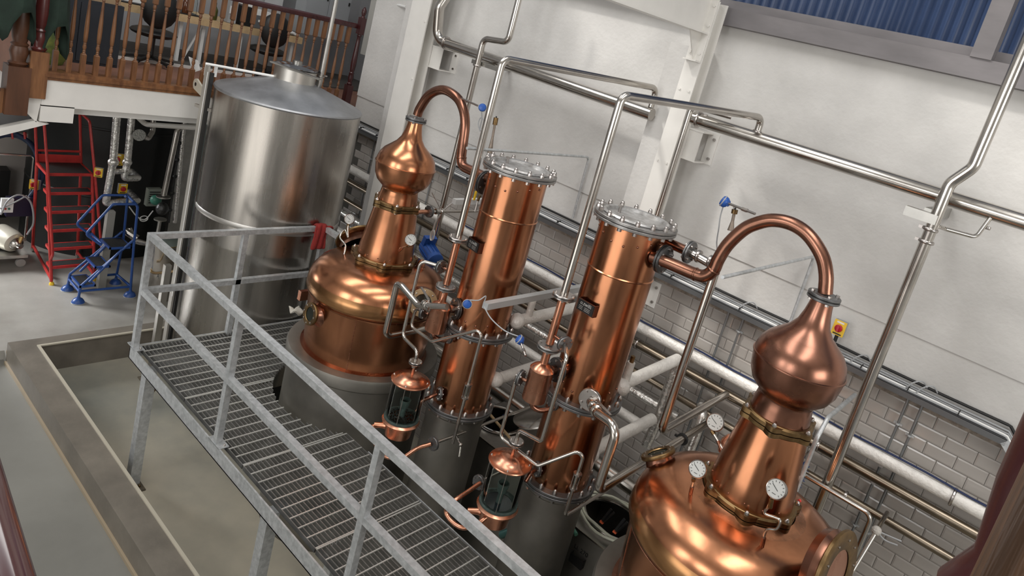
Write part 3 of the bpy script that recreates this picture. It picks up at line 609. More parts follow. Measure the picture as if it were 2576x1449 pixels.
hp = run('wide polished vent pipe high on the wall, right of the middle steel column', [b0, b1 + Vector((.6, 0, 0))], .052, STEEL, n=24, clamps=[((b0.x + .05, 5.12, zb), (1, 0, 0))])
# vertical pipe A behind the left lyne arm
pA = [P(1308, -20, 5.0), P(1283, 86, 5.0), P(1263, 101, 5.0), P(1228, 93, 5.0), P(1209, 122, 5.0)]
xA = P(1199, 171, 5.0).x; top = pA[-1]; pA[-1] = Vector((xA, 5.0, top.z)); pA[2].z = pA[3].z = (pA[2].z + pA[3].z) / 2
run('steel pipe with an offset bend, behind the copper arch of the left still', [Vector((pA[1].x, 5.0, pA[0].z + .5)), Vector((pA[1].x, 5.0, pA[2].z)), Vector((xA, 5.0, pA[3].z - .03)), Vector((xA, 5.0, .5))], .031, STEEL, .07, [((xA, 5.0, P(1200, 165, 5).z), (0, 0, 1))])
b = MB(); c = P(1205, 160, 5.0); b.bb((c.x - .14, 5.03, c.z - .02), (c.x + .28, 5.07, c.z + .02)); b.bb((c.x - .1, 5.05, c.z - .02), (c.x - .06, WY, c.z + .02)); o = b.build('pipe_support', STEELB, smooth=False); tag(o, 'flat steel bar clamped across the offset pipe on the upper wall', 'bracket')
# aspirator vents B and C
AS1 = Vector((-3.47, 3.70, 0)); AS2 = Vector((-2.36, 3.63, 0))
def vent(as_, ztop, end, label, zf):
    e = Vector(end); pts = [Vector((as_.x, as_.y, zf)), Vector((as_.x, as_.y, ztop)), e, Vector((e.x, e.y, e.z - .17))]
    t = run(label, pts, .027, STEEL, .06); clampring(t, Vector((e.x, e.y, e.z - .11)), (0, 0, 1), .027); flange(t, (as_.x, as_.y, zf), (0, 0, 1), .075, .012, .005, 4, BOLT); return t
v1top = at(1275, 150, X=AS1.x).z; 
def findz(v, px, py):
    return min((CAMZ - 3 + k * .01 for k in range(500)), key=lambda z: (pxof((v.x, v.y, z))[0] - px) ** 2 + (pxof((v.x, v.y, z))[1] - py) ** 2)
zt1, zt2 = findz(AS1, 1270, 150), findz(AS2, 1575, 240); zf1, zf2 = findz(AS1, 1155, 602), findz(AS2, 1421, 745)
e1 = at(1652, 222, Y=yA); e2 = at(1917, 296, Y=5.12)
vent(AS1, zt1, e1, 'steel vent pipe rising in front of the left copper column, turning right at top', zf1)
vent(AS2, zt2, e2, 'steel vent pipe rising left of the right copper column, then crossing the middle steel column', zf2)
# pipe D by the second steel column
xD, yD = P(1714, 352, 4.95).x, 4.95; zD = P(1750, 268, 4.95).z
run('slim steel pipe in front of the middle steel column, behind the right copper column', [Vector((xD + .30, 5.05, zD)), Vector((xD, yD, zD)), Vector((xD, yD, .6))], .022, STEEL, .05)
rs = run('short steel riser on the high pipe just right of the middle steel column', [P(1768, 320, 5.12), P(1776, 288, 5.12)], .016, STEEL)
clampring(rs, P(1774, 290, 5.12), (0, 0, 1), .016)
# pipe F far right
xF = P(2290, 705, 4.82).x; yF = 4.82; u = P(2445, 430, yF); zj = P(2395, 450, yF).z
fpts = [Vector((u.x + .02, yF, 6.6)), Vector((u.x, yF, zj + .10)), Vector((xF, yF, zj - .03)), Vector((xF, yF, 0.6))]
fp = run('tall steel pipe with an offset bend in front of the wall at far right', fpts, .036, STEEL, .10, [(P(2340, 577, yF), (0, 0, 1)), (P(2330, 608, yF), (0, 0, 1))], n=20)
c = P(2318, 540, 4.85); b = MB(); b.bb((c.x - .09, 4.78, c.z - .03), (c.x + .10, 4.86, c.z + .03)); b.bb((c.x + .0, 4.86, c.z - .02), (c.x + .06, WY, c.z + .05)); o = b.build('pipe_support', STEELB, smooth=False); tag(o, 'square steel bar bracket holding the tall pipe at far right', 'bracket')
s0 = P(2375, 575, 4.9); s1 = P(2455, 597, 5.0); s2 = P(2475, 562, 5.12)
lp = run('small hooked branch pipe under the high pipe at far right', [P(2360, 570, yF), s0, s1, Vector((s1.x + .03, 5.12, zb))], .013, STEEL, .05); clampring(lp, Vector((s1.x + .03, 5.1, s1.z + .07)), (0, 0, 1), .014)
# ------------------------------------------------------------------ copper lyne arms
def lyne(label, pts, Y, r, fl, flx, tube_rings, probe, end):
    t = thing('lyne_arm', label, 'pipe', P(*pts[0], Y), 'copper swan-neck arms from stills to columns')
    q = [P(x, y, Y) for x, y in pts]; MB().tube(spline(q, 5), r, 20).build('arm_tube', COPPERD, t)
    for i in tube_rings: d = (q[i + 1] - q[i - 1]).normalized(); b = MB(); b.lathe([(r, -.008), (r + .004, -.003), (r + .004, .003), (r, .008)], q[i], d, 20, cap=False); b.build('joint_ring', COPPERD, t)
    flange(t, end, (flx, 0, 0), .098, .016, .006, 6, mat('dark_flange', (.10, .10, .10), .35, .8)); return t
ymL = LY; 
lyL = lyne('copper arch from the onion head of the middle still down to the left copper column', [(1050, 290), (1057, 272), (1081, 238), (1115, 226), (1149, 245), (1166, 277), (1170, 315), (1165, 361), (1161, 397), (1166, 418), (1190, 431), (1236, 452)], LY, .040, None, 1, (8,), None, Vector((C1X - .315, CY, 3.50)))
lyR = lyne('copper arch from the onion head of the nearest still back to the right copper column', [(2076, 738), (2078, 690), (2067, 642), (2033, 591), (1991, 563), (1943, 554), (1901, 563), (1869, 579), (1831, 615), (1808, 651), (1795, 679), (1775, 693), (1750, 690), (1676, 659), (1640, 646)], RY, .041, None, 1, (10, 12), None, P(1668, 652, CY))
# ------------------------------------------------------------------ column heads: side flanges and small fittings
def stub(t, p0, p1, r, m=COPPERD): MB().cyl(p0, p1, r, 18).build('stub', m, t)
stub(col1, (C1X - .36, CY, 3.50), (C1X - .22, CY, 3.50), .034)
stub(col2, P(1668, 652, CY), (C2X + .22, CY, P(1668, 652, CY).z), .034)
z = P(1700, 621, 4.2).z
xV = P(1736, 870, 4.22).x
stub(col2, (C2X + .18, 4.22, z), (C2X + .36, 4.22, z), .034); ct = run('polished steel pipe from the right column head, turning down behind the copper arch', [Vector((C2X + .38, 4.22, z)), Vector((xV, 4.22, z - .02)), Vector((xV, 4.22, P(1660, 1085, 4.22).z)), Vector((xV, 5.3, P(1660, 1085, 4.22).z + .01))], .030, STEEL, .06)
vx = P(1797, 700, 4.2)
flange(col2, (C2X + .37, 4.22, z), (1, 0, 0), .078, .013, .005, 4)
for dx in (.02, .11): clampring(ct, Vector((C2X + .42 + dx, 4.22, z)), (1, 0, 0), .034)
def V(*a): return Vector(a)
# ------------------------------------------------------------------ small copper receivers hanging on the columns
def receiver(as_, label, zb, zt, fl_col, cx):
    x, y = as_.x, as_.y; t = thing('copper_receiver', label, 'vessel', (x, y, zb), 'small copper cylinders beside the columns'); R = .083
    b = MB(); b.lathe([(R * .6, zb - .012), (R * .97, zb), (R, zb + .006), (R, zt - .05), (R * 1.03, zt - .046), (R, zt - .042), (R * .8, zt - .022), (R * .35, zt), (.028, zt + .012), (.028, zt + .10)], (x, y, 0), n=40, cap=False); b.build('body', COPPERP, t)
    flange(t, (x, y, zt + .12), (0, 0, 1), .078, .012, .006, 4, mat('flange_light', (.36, .35, .34), .4, .8), br=.010)
    zc = fl_col.z; c = V(cx, CY, zc); d = (c - V(x, y, zc)); d.z = 0; L = d.length; d.normalize()
    MB().cyl(V(x, y, zc) + d * .07, V(x, y, zc) + d * (L - .2), .034, 16).build('neck', COPPERD, t)
    flange(t, V(x, y, zc) + d * .13, d, .085, .014, .006, 6, mat('dark_flange', (.10, .10, .10), .35, .8), br=.009)
    s = V(-1, -.25, 0).normalized(); z2 = zb + .10; MB().cyl(V(x, y, z2) + s * .07, V(x, y, z2) + s * .125, .013, 12).build('neck', COPPERD, t)
    flange(t, V(x, y, z2) + s * .135, s, .058, .010, .005, 4, FLANGE, br=.008)
    MB().tube(spline([V(x, y, zb - .005), V(x + .01, y, zb - .05), V(x + .06, y + .06, zb - .07), c + V(0, -.2, 0) * 1 + V(0, 0, zb - .03 - zc)], 5), .018, 12).build('drain_bend', COPPERD, t)
    p = c + V(-.05, -.245, zb - .03 - zc); flange(t, p + V(0, -.02, 0), (-.3, -1, 0), .058, .010, .005, 4, FLANGE, br=.008)
    return t
z1t, z1b = at(1111, 757, Y=AS1.y).z, at(1101, 835, Y=AS1.y).z
z2t, z2b = at(1367, 912, Y=AS2.y).z, at(1354, 1012, Y=AS2.y).z
rc1 = receiver(AS1, 'small copper cylinder left of the left tall column', z1b, z1t, V(0, 0, z1t - .06), C1X)
rc2 = receiver(AS2, 'small copper cylinder left of the right tall column', z2b, z2t, V(0, 0, z2t - .06), C2X)
# copper section of each vent between steel flange and receiver
for a_, zt_, zf_, lab in ((AS1, z1t, zf1, 'copper riser above the left small copper cylinder'), (AS2, z2t, zf2, 'copper riser above the right small copper cylinder')):
    b = MB(); b.cyl((a_.x, a_.y, zt_ + .145), (a_.x, a_.y, zf_ - .02), .028, 16); o = b.build('copper_riser', COPPERP); tag(o, lab, 'pipe')
# ------------------------------------------------------------------ spirit glasses (parrots)
def parrot(x, y, zl, label, dark, H=.325, R=.15):
    zg = zl - .035; zb = zg - H; t = thing('spirit_glass', label, 'vessel', (x, y, zb - .14), 'copper and glass spirit receivers'); C0 = (x, y, 0)
    b = MB(); b.lathe([(R - .03, zg - .004), (R, zg), (R + .004, zg + .008), (R, zg + .014), (R * .76, zg + .022), (R * .68, zg + .034), (R * .5, zg + .050), (R * .25, zg + .058), (1e-5, zg + .060)], C0, n=56, cap=False); b.build('lid', COPPERP, t)
    b = MB(); r = R * .83; b.lathe([(r, zb), (r, zg), (r - .005, zg), (r - .005, zb)], C0, n=56, cap=False); b.build('glass_cylinder', GLASSM, t)
    b = MB(); b.lathe([(R * .70, zb - .004), (R * .86, zb - .002), (R * .92, zb - .012), (R, zb - .022), (R * .97, zb - .035), (R * .80, zb - .040), (R * .74, zb - .07), (R * .68, zb - .15), (R * .5, zb - .165), (1e-5, zb - .168)], C0, n=56, cap=False); bowl = b.build('bowl', COPPERP, t)
    b = MB(); b.lathe([(R * .66, zb), (R * .93, zb - .001), (R * .93, zb + .010), (R * .82, zb + .012), (R * .66, zb + .006)], C0, n=48, cap=False); b.build('gasket', mat('verdigris_gasket', (.06, .09, .08), .6, var=.5, vscale=30), t)
    for k in range(4):
        a = .6 + k * PI / 2; px_, py_ = x + R * .9 * math.cos(a), y + R * .9 * math.sin(a); MB().cyl((px_, py_, zb), (px_, py_, zg + .012), .0028, 6).build('tie_rod', BOLT, t); hexbolt((px_, py_, zg + .014), (0, 0, 1), .007, .006).build('nut', BOLT, t)
    b = MB(); b.cyl((x, y, zb - .06), (x, y, zb + .13), .020, 16); b.lathe([(.030, zb + .09), (.040, zb + .13), (.042, zb + .16), (.036, zb + .16)], C0, n=20, cap=False); b.build('inner_cup', mat('verdigris_gasket', (.06, .09, .08), .6), t)
    if dark:
        b = MB()
        for k in range(420):
            a, rr = random.random() * 2 * PI, math.sqrt(random.random()) * R * .74; b.sphere((x + rr * math.cos(a), y + rr * math.sin(a), zb + .004 + random.random() * .012), .0055, 5, 3)
        b.build('dark_pellets', mat('charcoal', (.010, .012, .010), .35, 0, .8), t, kind='stuff')
    else:
        MB().lathe([(1e-5, zb + .004), (R * .72, zb + .004)], C0, n=32, cap=False).build('liquid', mat('dark_liquid', (.015, .02, .025), .06, 0, .9), t)
    MB().cyl((x, y, zg + .05), (x + .004, y, zg + .13), .011, 12).build('neck', COPPERP, t); MB().cyl((x, y, zg + .12), (x, y, zg + .15), .020, 12).build('neck_ring', BOLT, t)
    flange(t, (x + .004, y, zg + .165), (0, 0, 1), .052, .009, .006, 4, BOLT, br=.007)
    # curved copper outlet that loops to the front and back to the bottom line
    d = V(-.75, -.66, 0).normalized(); MB().lathe([(.034, 0), (.024, .03), (.020, .10)], V(x, y, zb - .10) + d * R * .62, d + V(0, 0, -.15), 16, cap=False).build('spout', COPPERP, t)
    return t, zb
PA1 = at(1035, 948, Y=3.56); PA2 = at(1286, 1152, Y=3.56)
pr1, pb1 = parrot(PA1.x, PA1.y, PA1.z, 'lidded glass cylinder full of dark pellets, in front of the left column', True)
pr2, pb2 = parrot(PA2.x, PA2.y, PA2.z, 'lidded clear glass cylinder in front of the right column', False)
def cop(name, label, pts, r, m=COPPERP, n=5): b = MB(); b.tube(spline(pts, n), r, 14); o = b.build(name, m); return tag(o, label, 'pipe')
fz = .98
def outlet(pa, pb, lab, fx):
    x, y = pa.x, pa.y; q = [V(x - .075, y - .07, pb - .11), V(x - .14, y - .13, pb - .13), V(x - .19, y - .20, pb - .22), V(x - .15, y - .24, pb - .33), V(x - .03, y - .21, pb - .39), V(x + .10, y - .12, pb - .40)]
    return q
# loops modelled where the photograph shows them
q = [at(945, 1118, Y=3.40), at(962, 1143, Y=3.38), at(985, 1152, Y=3.40), at(1015, 1150, Y=3.46), at(1050, 1128, Y=3.52), at(1084, 1117, Y=3.60)]
q0 = V(PA1.x - .10, PA1.y - .09, pb1 - .11)
cop('copper_outlet', 'curved copper tube looping from the left spirit glass to its flange', [q0, q0 + V(-.05, -.06, -.03)] + q, .016)
q = [at(1140, 1262, Y=3.36), at(1122, 1285, Y=3.34), at(1135, 1310, Y=3.34), at(1165, 1328, Y=3.36), at(1200, 1318, Y=3.40), at(1225, 1300, Y=3.46)]
cop('copper_outlet', 'curved copper tube looping from the right spirit glass', [at(1208, 1215, Y=3.60), at(1175, 1238, Y=3.48)] + q, .016)
f1 = at(1090, 1116, Y=3.62)
# feed tube from column foot to left glass
cop('copper_feed', 'short bent copper tube between the left spirit glass and the left column foot', [at(1047, 1035, Y=3.62), at(1062, 1010, Y=3.66), at(1080, 1000, Y=3.70), at(1098, 992, Y=3.76)], .015, COPPERD)
flange(col1, at(1106, 990, Y=3.80), (-.5, -.85, 0), .055, .010, .004, 6, FLANGE, br=.007); stub(col1, at(1106, 990, Y=3.80), (C1X - .08, CY - .18, at(1106, 990, Y=3.80).z), .03)
cop('copper_feed', 'short bent copper tube between the right spirit glass and the right column foot', [at(1322, 1212, Y=3.62), at(1336, 1190, Y=3.68), at(1348, 1182, Y=3.76)], .015, COPPERD)
flange(col2, at(1352, 1180, Y=3.80), (-.5, -.85, 0), .055, .010, .004, 6, FLANGE, br=.007); stub(col2, at(1352, 1180, Y=3.80), (C2X - .08, CY - .18, at(1352, 1180, Y=3.80).z), .03)
# low steel lines with a flange, a tee and a drain cock
g = run('thin low steel drain line leaving the left flange towards the wall', [f1 + V(0, .01, 0), V(f1.x, 4.9, f1.z + .0), V(f1.x + .02, 4.93, f1.z + .34)], .013, STEEL, .03); flange(g, f1, (0, 1, 0), .055, .010, .004, 6, FLANGE, br=.007)
b = MB(); c = V(f1.x, 3.86, f1.z); b.cyl(c, c + V(.09, -.03, -.02), .010, 10); b.sphere(c + V(.095, -.03, -.02), .018, 10, 6); b.cyl(c + V(.095, -.03, 0), c + V(.10, -.08, .05), .005, 8); b.cyl(c + V(.10, -.03, -.03), c + V(.13, -.05, -.10), .009, 10); b.build('drain_cock', STEEL, g, kind='stuff')
clampring(g, V(f1.x, 4.45, f1.z), (0, 1, 0), .015, 'blue_tie', mat('blue_cable', (.008, .02, .08), .4))
f2 = at(1205, 1213, Y=3.62)
g = run('thin low steel drain line leaving the flange behind the right spirit glass', [f2 + V(0, .02, 0), V(f2.x, 4.30, f2.z)], .013, STEEL, .03); flange(g, f2, (0, 1, 0), .055, .010, .004, 6, FLANGE, br=.007)
# sight tubes: thin steel tubes with a flanged sight glass in them
def sighttube(label, pts, sight, r=.013, start=None):
    t = run(label, pts, r, STEEL, .04); x, y, z0, z1 = sight
    b = MB(); b.cyl((x, y, z0), (x, y, z1), .017, 14); b.build('sight_glass', GLASSM, t)
    for z in (z0, z1): b = MB(); b.lathe([(.030, -.006), (.030, .006)], (x, y, z), n=16); b.build('sight_flange', BOLT, t)
    for k in range(6): a = k * PI / 3; MB().cyl((x + .025 * math.cos(a), y + .025 * math.sin(a), z0), (x + .025 * math.cos(a), y + .025 * math.sin(a), z1), .0025, 6).build('sight_rod', BOLT, t)
    return t
s = V(-1, -.25, 0).normalized()
def siphon(as_, zb, pxs, label, side_y):
    z2 = zb + .10; p0 = V(as_.x, as_.y, z2) + s * .15; p1 = p0 + s * .05; 
    return p0, p1
p0 = V(AS1.x, AS1.y, z1b + .10) + s * .15; y0 = p0.y
a = at(1037, 824, Y=y0); c1 = at(1090, 847, Y=y0); c1.z = a.z; xx = c1.x; c2 = at(1216, 827, Y=3.74)
zs0, zs1 = at(1173, 1002, Y=c2.y).z, at(1180, 968, Y=c2.y).z
sighttube('thin bent steel tube with a sight glass, in front of the left column', [p0, V(a.x - .01, y0, p0.z - .01), V(a.x - .02, y0, a.z), V(xx, y0, c1.z), c2, V(c2.x, c2.y, f1.z + .02)], (c2.x, c2.y, zs0, zs1))
p0 = V(AS2.x, AS2.y, z2b + .10) + s * .15; y0 = p0.y
vx_ = at(1270, 1055, Y=y0); lo = at(1262, 1102, Y=y0); c1 = at(1354, 1170, Y=y0); c2 = at(1474, 1127, Y=3.72)
zs0, zs1 = at(1436, 1222, Y=c2.y).z, at(1444, 1185, Y=c2.y).z
sighttube('thin bent steel tube with a sight glass, in front of the right column', [p0, V(vx_.x, y0, p0.z), V(vx_.x, y0, lo.z), V(c1.x, y0, lo.z), c2, V(c2.x, c2.y, at(1424, 1302, Y=c2.y).z), V(c2.x, c2.y + .55, at(1424, 1302, Y=c2.y).z)], (c2.x, c2.y, zs0, zs1))
# tubes from vent side flanges to spirit glass tops
q1 = at(1102, 664, Y=AS1.y); fl = V(AS1.x + .0, AS1.y, q1.z)
n1 = V(PA1.x, PA1.y, PA1.z + .14); vz = at(1050, 690, Y=3.60)
t = run('thin steel tube from the left vent flange down to the left spirit glass', [fl + V(-.10, -.02, .0), V(vz.x, 3.60, q1.z), V(vz.x, 3.60, at(1018, 850, Y=3.6).z), V(PA1.x, PA1.y, PA1.z + .22), n1], .014, STEEL, .05); flange(t, fl + V(-.085, -.02, 0), (1, .1, 0), .055, .010, .004, 4, FLANGE, br=.008); MB().cyl(fl + V(-.08, -.015, 0), fl, .012, 10).build('copper_stub', COPPERD, t)
q2 = at(1426, 868, Y=AS2.y - .02); fl = V(AS2.x, AS2.y, q2.z); vz = at(1400, 985, Y=3.50)
t = run('thin steel tube from the right vent flange down to the right spirit glass', [q2 + V(0, -.02, 0), V(vz.x, 3.50, q2.z - .02), V(vz.x, 3.50, at(1364, 1113, Y=3.5).z), V(PA2.x, PA2.y, PA2.z + .22), V(PA2.x, PA2.y, PA2.z + .14)], .014, STEEL, .04); flange(t, q2 + V(-.015, -.005, 0), (1, -.4, 0), .055, .010, .004, 4, FLANGE, br=.008); MB().cyl(q2, fl, .012, 10).build('copper_stub', COPPERD, t)
# thick process pipes with ball valves
def valve(t, c, ax, hdir, r=.03, m=STEEL):
    c, ax, hdir = Vector(c), Vector(ax).normalized(), Vector(hdir).normalized(); b = MB(); b.lathe([(r * .8, -.05), (r * 1.25, -.045), (r * 1.25, -.02), (r * .95, -.015), (r * 1.2, 0), (r * .95, .015), (r * 1.25, .02), (r * 1.25, .045), (r * .8, .05)], c, ax, 16); v = b.build('ball_valve', m, t)
    u = V(0, 0, 1); b = MB(); b.cyl(c, c + u * r * 1.8, .008, 8); b.bar(c + u * r * 1.8, c + u * r * 2.2 + hdir * .15, .018, .005); b.build('lever', BOLT, t); return v
ty = 3.58; A1 = at(1140, 778, Y=ty); A2 = at(1052, 768, Y=ty); A3 = at(1008, 734, Y=ty); A4 = at(992, 752, Y=ty); A5 = at(973, 852, Y=ty); A3.z = (A2.z + .06); 
t = run('thick bent steel pipe with a ball valve in front of the middle still', [at(1125, 772, Y=3.62), A2, A3, V(A4.x - .01, ty, A3.z + .0), V(A4.x - .01, ty, A5.z), V(A4.x - .01, 4.9, A5.z)], .026, STEEL, .07); valve(t, at(1075, 770, Y=3.6), (1, 0, 0), (-.9, .2, .15), .03)
F2 = at(1484, 1005, Y=3.79); ty = 3.60; B0, B1, B2, B3 = at(1503, 1040, Y=3.66), at(1548, 1085, Y=ty), at(1530, 1150, Y=ty), at(1510, 1243, Y=ty)
t = run('thick bent steel pipe with a ball valve in front of the right copper column', [F2 + V(.02, -.02, 0), B0, V(B2.x, ty, B1.z + .03), V(B2.x, ty, B3.z), V(B2.x, 5.3, B3.z + .02)], .030, STEEL, .07, n=20); valve(t, F2.lerp(B0, .6), B0 - F2, (.9, -.2, -.2), .032); clampring(t, V(B2.x, 4.75, B3.z + .01), (0, 1, 0), .036, 'pipe_clamp', BLACK)
flange(t, F2, (.25, -1, 0), .078, .012, .005, 4, BOLT, br=.010); MB().cyl(F2, (C2X + .1, CY - .1, F2.z), .034, 14).build('copper_stub', COPPERD, t)
# ------------------------------------------------------------------ lagged cross pipes from columns to the wall
def cross(label, pts, r, m=LAG, balls=(), riser=None):
    t = run(label, pts, r, m, .06, n=20)
    for c in balls: MB().sphere(c, r * 1.35, 16, 10).build('elbow_lagging', m, t)
    if riser:
        x, y, z = riser; MB().cyl((x, y, z), (x, y, z + .16), r * .62, 14).build('riser', m, t); MB().cyl((x, y, z + .16), (x, y, z + .21), r * .35, 12).build('vent_cap', BRASS, t)
    return t
cross('upper white lagged pipe from the left column to the wall', [V(-3.12, 4.2, 2.50), V(-3.10, 5.36, 2.52)], .048, balls=[V(-3.12, 4.24, 2.50)], riser=(-3.11, 4.36, 2.53))
cross('lower white lagged pipe from the left column to the wall', [V(-3.14, 4.16, 1.96), V(-3.14, 5.3, 1.98)], .048, balls=[V(-3.14, 4.2, 1.96)])
cross('upper white lagged pipe from the right column, turning down in foil at the wall', [V(-2.12, 4.3, 2.44), V(-2.12, 5.22, 2.47)], .048, balls=[V(-2.10, 4.33, 2.44)], riser=(-2.11, 4.38, 2.47))
cross('lower white lagged pipe from the right column to the foil elbow', [V(-2.14, 4.18, 1.89), V(-2.14, 5.16, 1.90)], .050, balls=[V(-2.12, 4.22, 1.89)])
cross('foil wrapped drop pipe at the wall right of the right column', [V(-2.12, 5.24, 2.46), V(-2.12, 5.24, 1.90), V(-2.14, 5.22, 1.62)], .046, FOIL)
cross('foil wrapped elbow pipe beside the foil drop pipe', [V(-1.86, 5.40, 2.12), V(-1.78, 5.30, 2.10), V(-1.78, 5.26, 1.70)], .042, FOIL)
# ------------------------------------------------------------------ square trunking and conduits that leave the wall
def stick(label, p_wall, p_end, r, m, square=True, name='cable_trunking', bend=None):
    t = thing(name, label, 'conduit', p_wall); b = MB()
    if square: b.bar(p_wall, p_end, r, r)
    else: b.tube(fillet([p_wall, p_end] if bend is None else bend, .05), r, 10)
    b.build('channel' if square else 'tube', m, t, smooth=not square); return t
TRK = mat('grey_trunking', (.45, .46, .46), .45, .3)
stick('square grey cable trunking reaching from the wall past the left copper column', V(-2.96, 5.5, 2.80), V(-2.96, 3.60, 2.80), .05, TRK)
stick('short pale cable trunking between the middle still and the left column', V(-4.45, 5.5, 3.05), at(1142, 507, X=-4.45), .05, mat('pale_trunking', (.62, .62, .61), .4))
w = at(1482, 395, Y=5.5); stick('grey conduit reaching from the wall above the left column head', w, None, .012, GALV, False, 'conduit', [V(w.x, 5.52, 3.12), V(w.x, 5.50, w.z), V(w.x, 3.84, w.z)])
w2 = at(2048, 645, Y=5.5); stick('grey conduit reaching from the wall under the copper arch of the nearest still', w2, None, .012, GALV, False, 'conduit', [V(w2.x, 5.52, 3.06), V(w2.x, 5.50, w2.z), V(w2.x, 3.80, w2.z)])
w3 = at(2151, 993, Y=5.5); stick('pale conduit elbow right of the nearest onion head', w3, None, .016, GALV, False, 'conduit', [V(w3.x, 5.5, w3.z), V(w3.x, 4.82, w3.z), V(w3.x, 4.72, w3.z - .12), V(w3.x, 4.72, .6)])
# steam line with yellow handled cock between still and left column
y_ = at(1090, 525, Y=4.35); t = run('thin steel line with a lever valve between the middle still and the wall', [V(-4.40, 4.22, y_.z), V(-4.36, 5.45, y_.z)], .014, STEEL); 
flange(t, (-4.40, 4.24, y_.z), (0, 1, 0), .055, .010, .004, 4, FLANGE, br=.008); valve(t, (-4.40, 4.36, y_.z), (0, 1, 0), (-.7, -.2, .6), .022)
b = MB(); b.cyl((-4.37, 4.80, y_.z), (-4.37, 4.80, y_.z + .11), .009, 8); b.build('riser', BOLT, t); b = MB(); b.cyl((-4.37, 4.80, y_.z + .11), (-4.36, 4.80, y_.z + .17), .013, 8); b.build('brass_cap', BRASS, t); b = MB(); b.bar((-4.42, 4.80, y_.z + .10), (-4.42, 4.80, y_.z + .19), .020, .012); b.build('yellow_handle', YEL, t)
MB().cyl((-4.40, 4.10, y_.z), (-4.40, 4.24, y_.z), .02, 12).build('copper_stub', COPPERP, t)
# ------------------------------------------------------------------ blue headed temperature probes
def probe(label, head, tip, face, m=BLUEM, cable=None, r=.032):
    head, tip, face = Vector(head), Vector(tip), Vector(face).normalized(); t = thing('temperature_probe', label, 'sensor', tip, 'blue headed probes')
    d = (head - tip).normalized(); b = MB(); b.lathe([(r * .6, -.024), (r * .95, -.012), (r, .0), (r * 1.02, .010), (r * .8, .022), (r * .3, .026), (1e-5, .026)], head, face, 20); b.cyl(head - d * .03, head, r * .6, 12); b.build('head', m, t)
    b = MB(); b.lathe([(r * .98, .006), (r * 1.1, .008), (r * 1.1, .013), (r * .98, .014)], head, face, 20, cap=False); b.build('head_ring', BOLT if False else GREYP, t)
    MB().cyl(tip, head - d * .02, .008, 10).build('stem', BOLT, t); MB().cyl(tip.lerp(head, .25), tip.lerp(head, .42), .013, 6).build('union_nut', BOLT, t)
    if cable: MB().tube(spline(cable, 6), .0045, 6).build('cable', GREYP, t)
    return t
hp_ = at(1214, 271, Y=3.9); tp_ = at(1160, 247, Y=4.03)
probe('blue headed probe with white ring on the copper arch of the middle still', hp_, tp_, (.55, -.75, .2), cable=[hp_ + V(0, 0, -.03), at(1212, 300, Y=3.92), at(1208, 322, Y=3.95), at(1216, 330, Y=3.95), at(1222, 312, Y=3.95), at(1210, 296, Y=3.96), at(1203, 312, Y=3.96), at(1208, 330, Y=3.96)])
h2 = at(1823, 508, Y=4.05); probe('blue headed probe on the copper arch of the nearest still', h2, at(1900, 538, Y=4.0), (-.8, -.3, .3), r=.036, cable=[h2 + V(0, 0, -.03), at(1812, 545, Y=4.05), at(1808, 575, Y=4.05), at(1803, 610, Y=4.08), at(1806, 640, Y=4.12)])
h3 = at(1176, 764, Y=3.52); probe('blue headed probe plugged into the left small copper cylinder', h3, at(1140, 780, Y=3.62), (.6, -.8, .1), cable=[h3 + V(0, 0, .03), at(1185, 755, Y=3.5), at(1205, 755, Y=3.55), at(1222, 745, Y=3.6), at(1216, 765, Y=3.6)])
h4 = at(1308, 855, Y=3.60); probe('blue headed probe hanging loose by its grey cable between the two columns', h4, at(1322, 895, Y=3.55), (-.6, -.6, .4), cable=[h4 + V(0, 0, .02), at(1270, 832, Y=3.6), at(1236, 802, Y=3.6), at(1218, 772, Y=3.6)])
# brass air vents on long stems
def airvent(label, foot, top):
    foot, top = Vector(foot), Vector(top); t = thing('air_vent', label, 'valve', foot, 'brass topped air vents'); b = MB(); b.cyl(foot, foot.lerp(top, .45), .022, 12, .010); b.cyl(foot.lerp(top, .45), foot.lerp(top, .8), .010, 10); b.build('stem', mat('rusty_steel', (.35, .29, .24), .5, .7, var=.4, vscale=30), t)
    MB().cyl(foot.lerp(top, .8), top, .020, 14).build('brass_cap', BRASS, t); MB().cyl(top, top + V(0, 0, .012), .006, 8).build('knob', BLACK, t); b = MB(); m_ = foot.lerp(top, .66); b.bar(m_, m_ + V(-.02, 0, .06), .010, .006); b.build('lever', BOLT, t)
airvent('brass topped air vent rising left of the left column head', at(1232, 385, Y=4.25), at(1248, 296, Y=4.25)); airvent('brass topped air vent left of the copper arch, below the blue probe', at(1838, 580, Y=4.15), at(1849, 527, Y=4.15))
# ------------------------------------------------------------------ gauges
tc = lambda p, a=0: (V(0, 0, CAMZ) - Vector(p)).normalized()
hd = at(879, 551, Y=3.82); ft = at(866, 640, Z=2.415); gauge(None, 'dial gauge on a looped stem on the shoulder of the middle still', ft, hd, tc(hd) + V(-.1, -.1, 0), .047, [ft.lerp(hd, .25), ft.lerp(hd, .40) + V(-.07, -.02, .0), ft.lerp(hd, .52) + V(-.05, 0, .04), ft.lerp(hd, .5) + V(.02, 0, 0), ft.lerp(hd, .68)])
hd = at(1033, 603, Y=3.80); gauge(None, 'dial gauge sticking out of the tapered neck of the middle still', at(1006, 625, Y=3.86), hd, tc(hd) + V(-.15, 0, 0), .050)
hd = at(1755, 1180, Y=3.66); gauge(None, 'dial gauge standing on the front shoulder of the nearest still', at(1738, 1242, Z=2.41), hd, tc(hd) + V(-.15, 0, .1), .052)
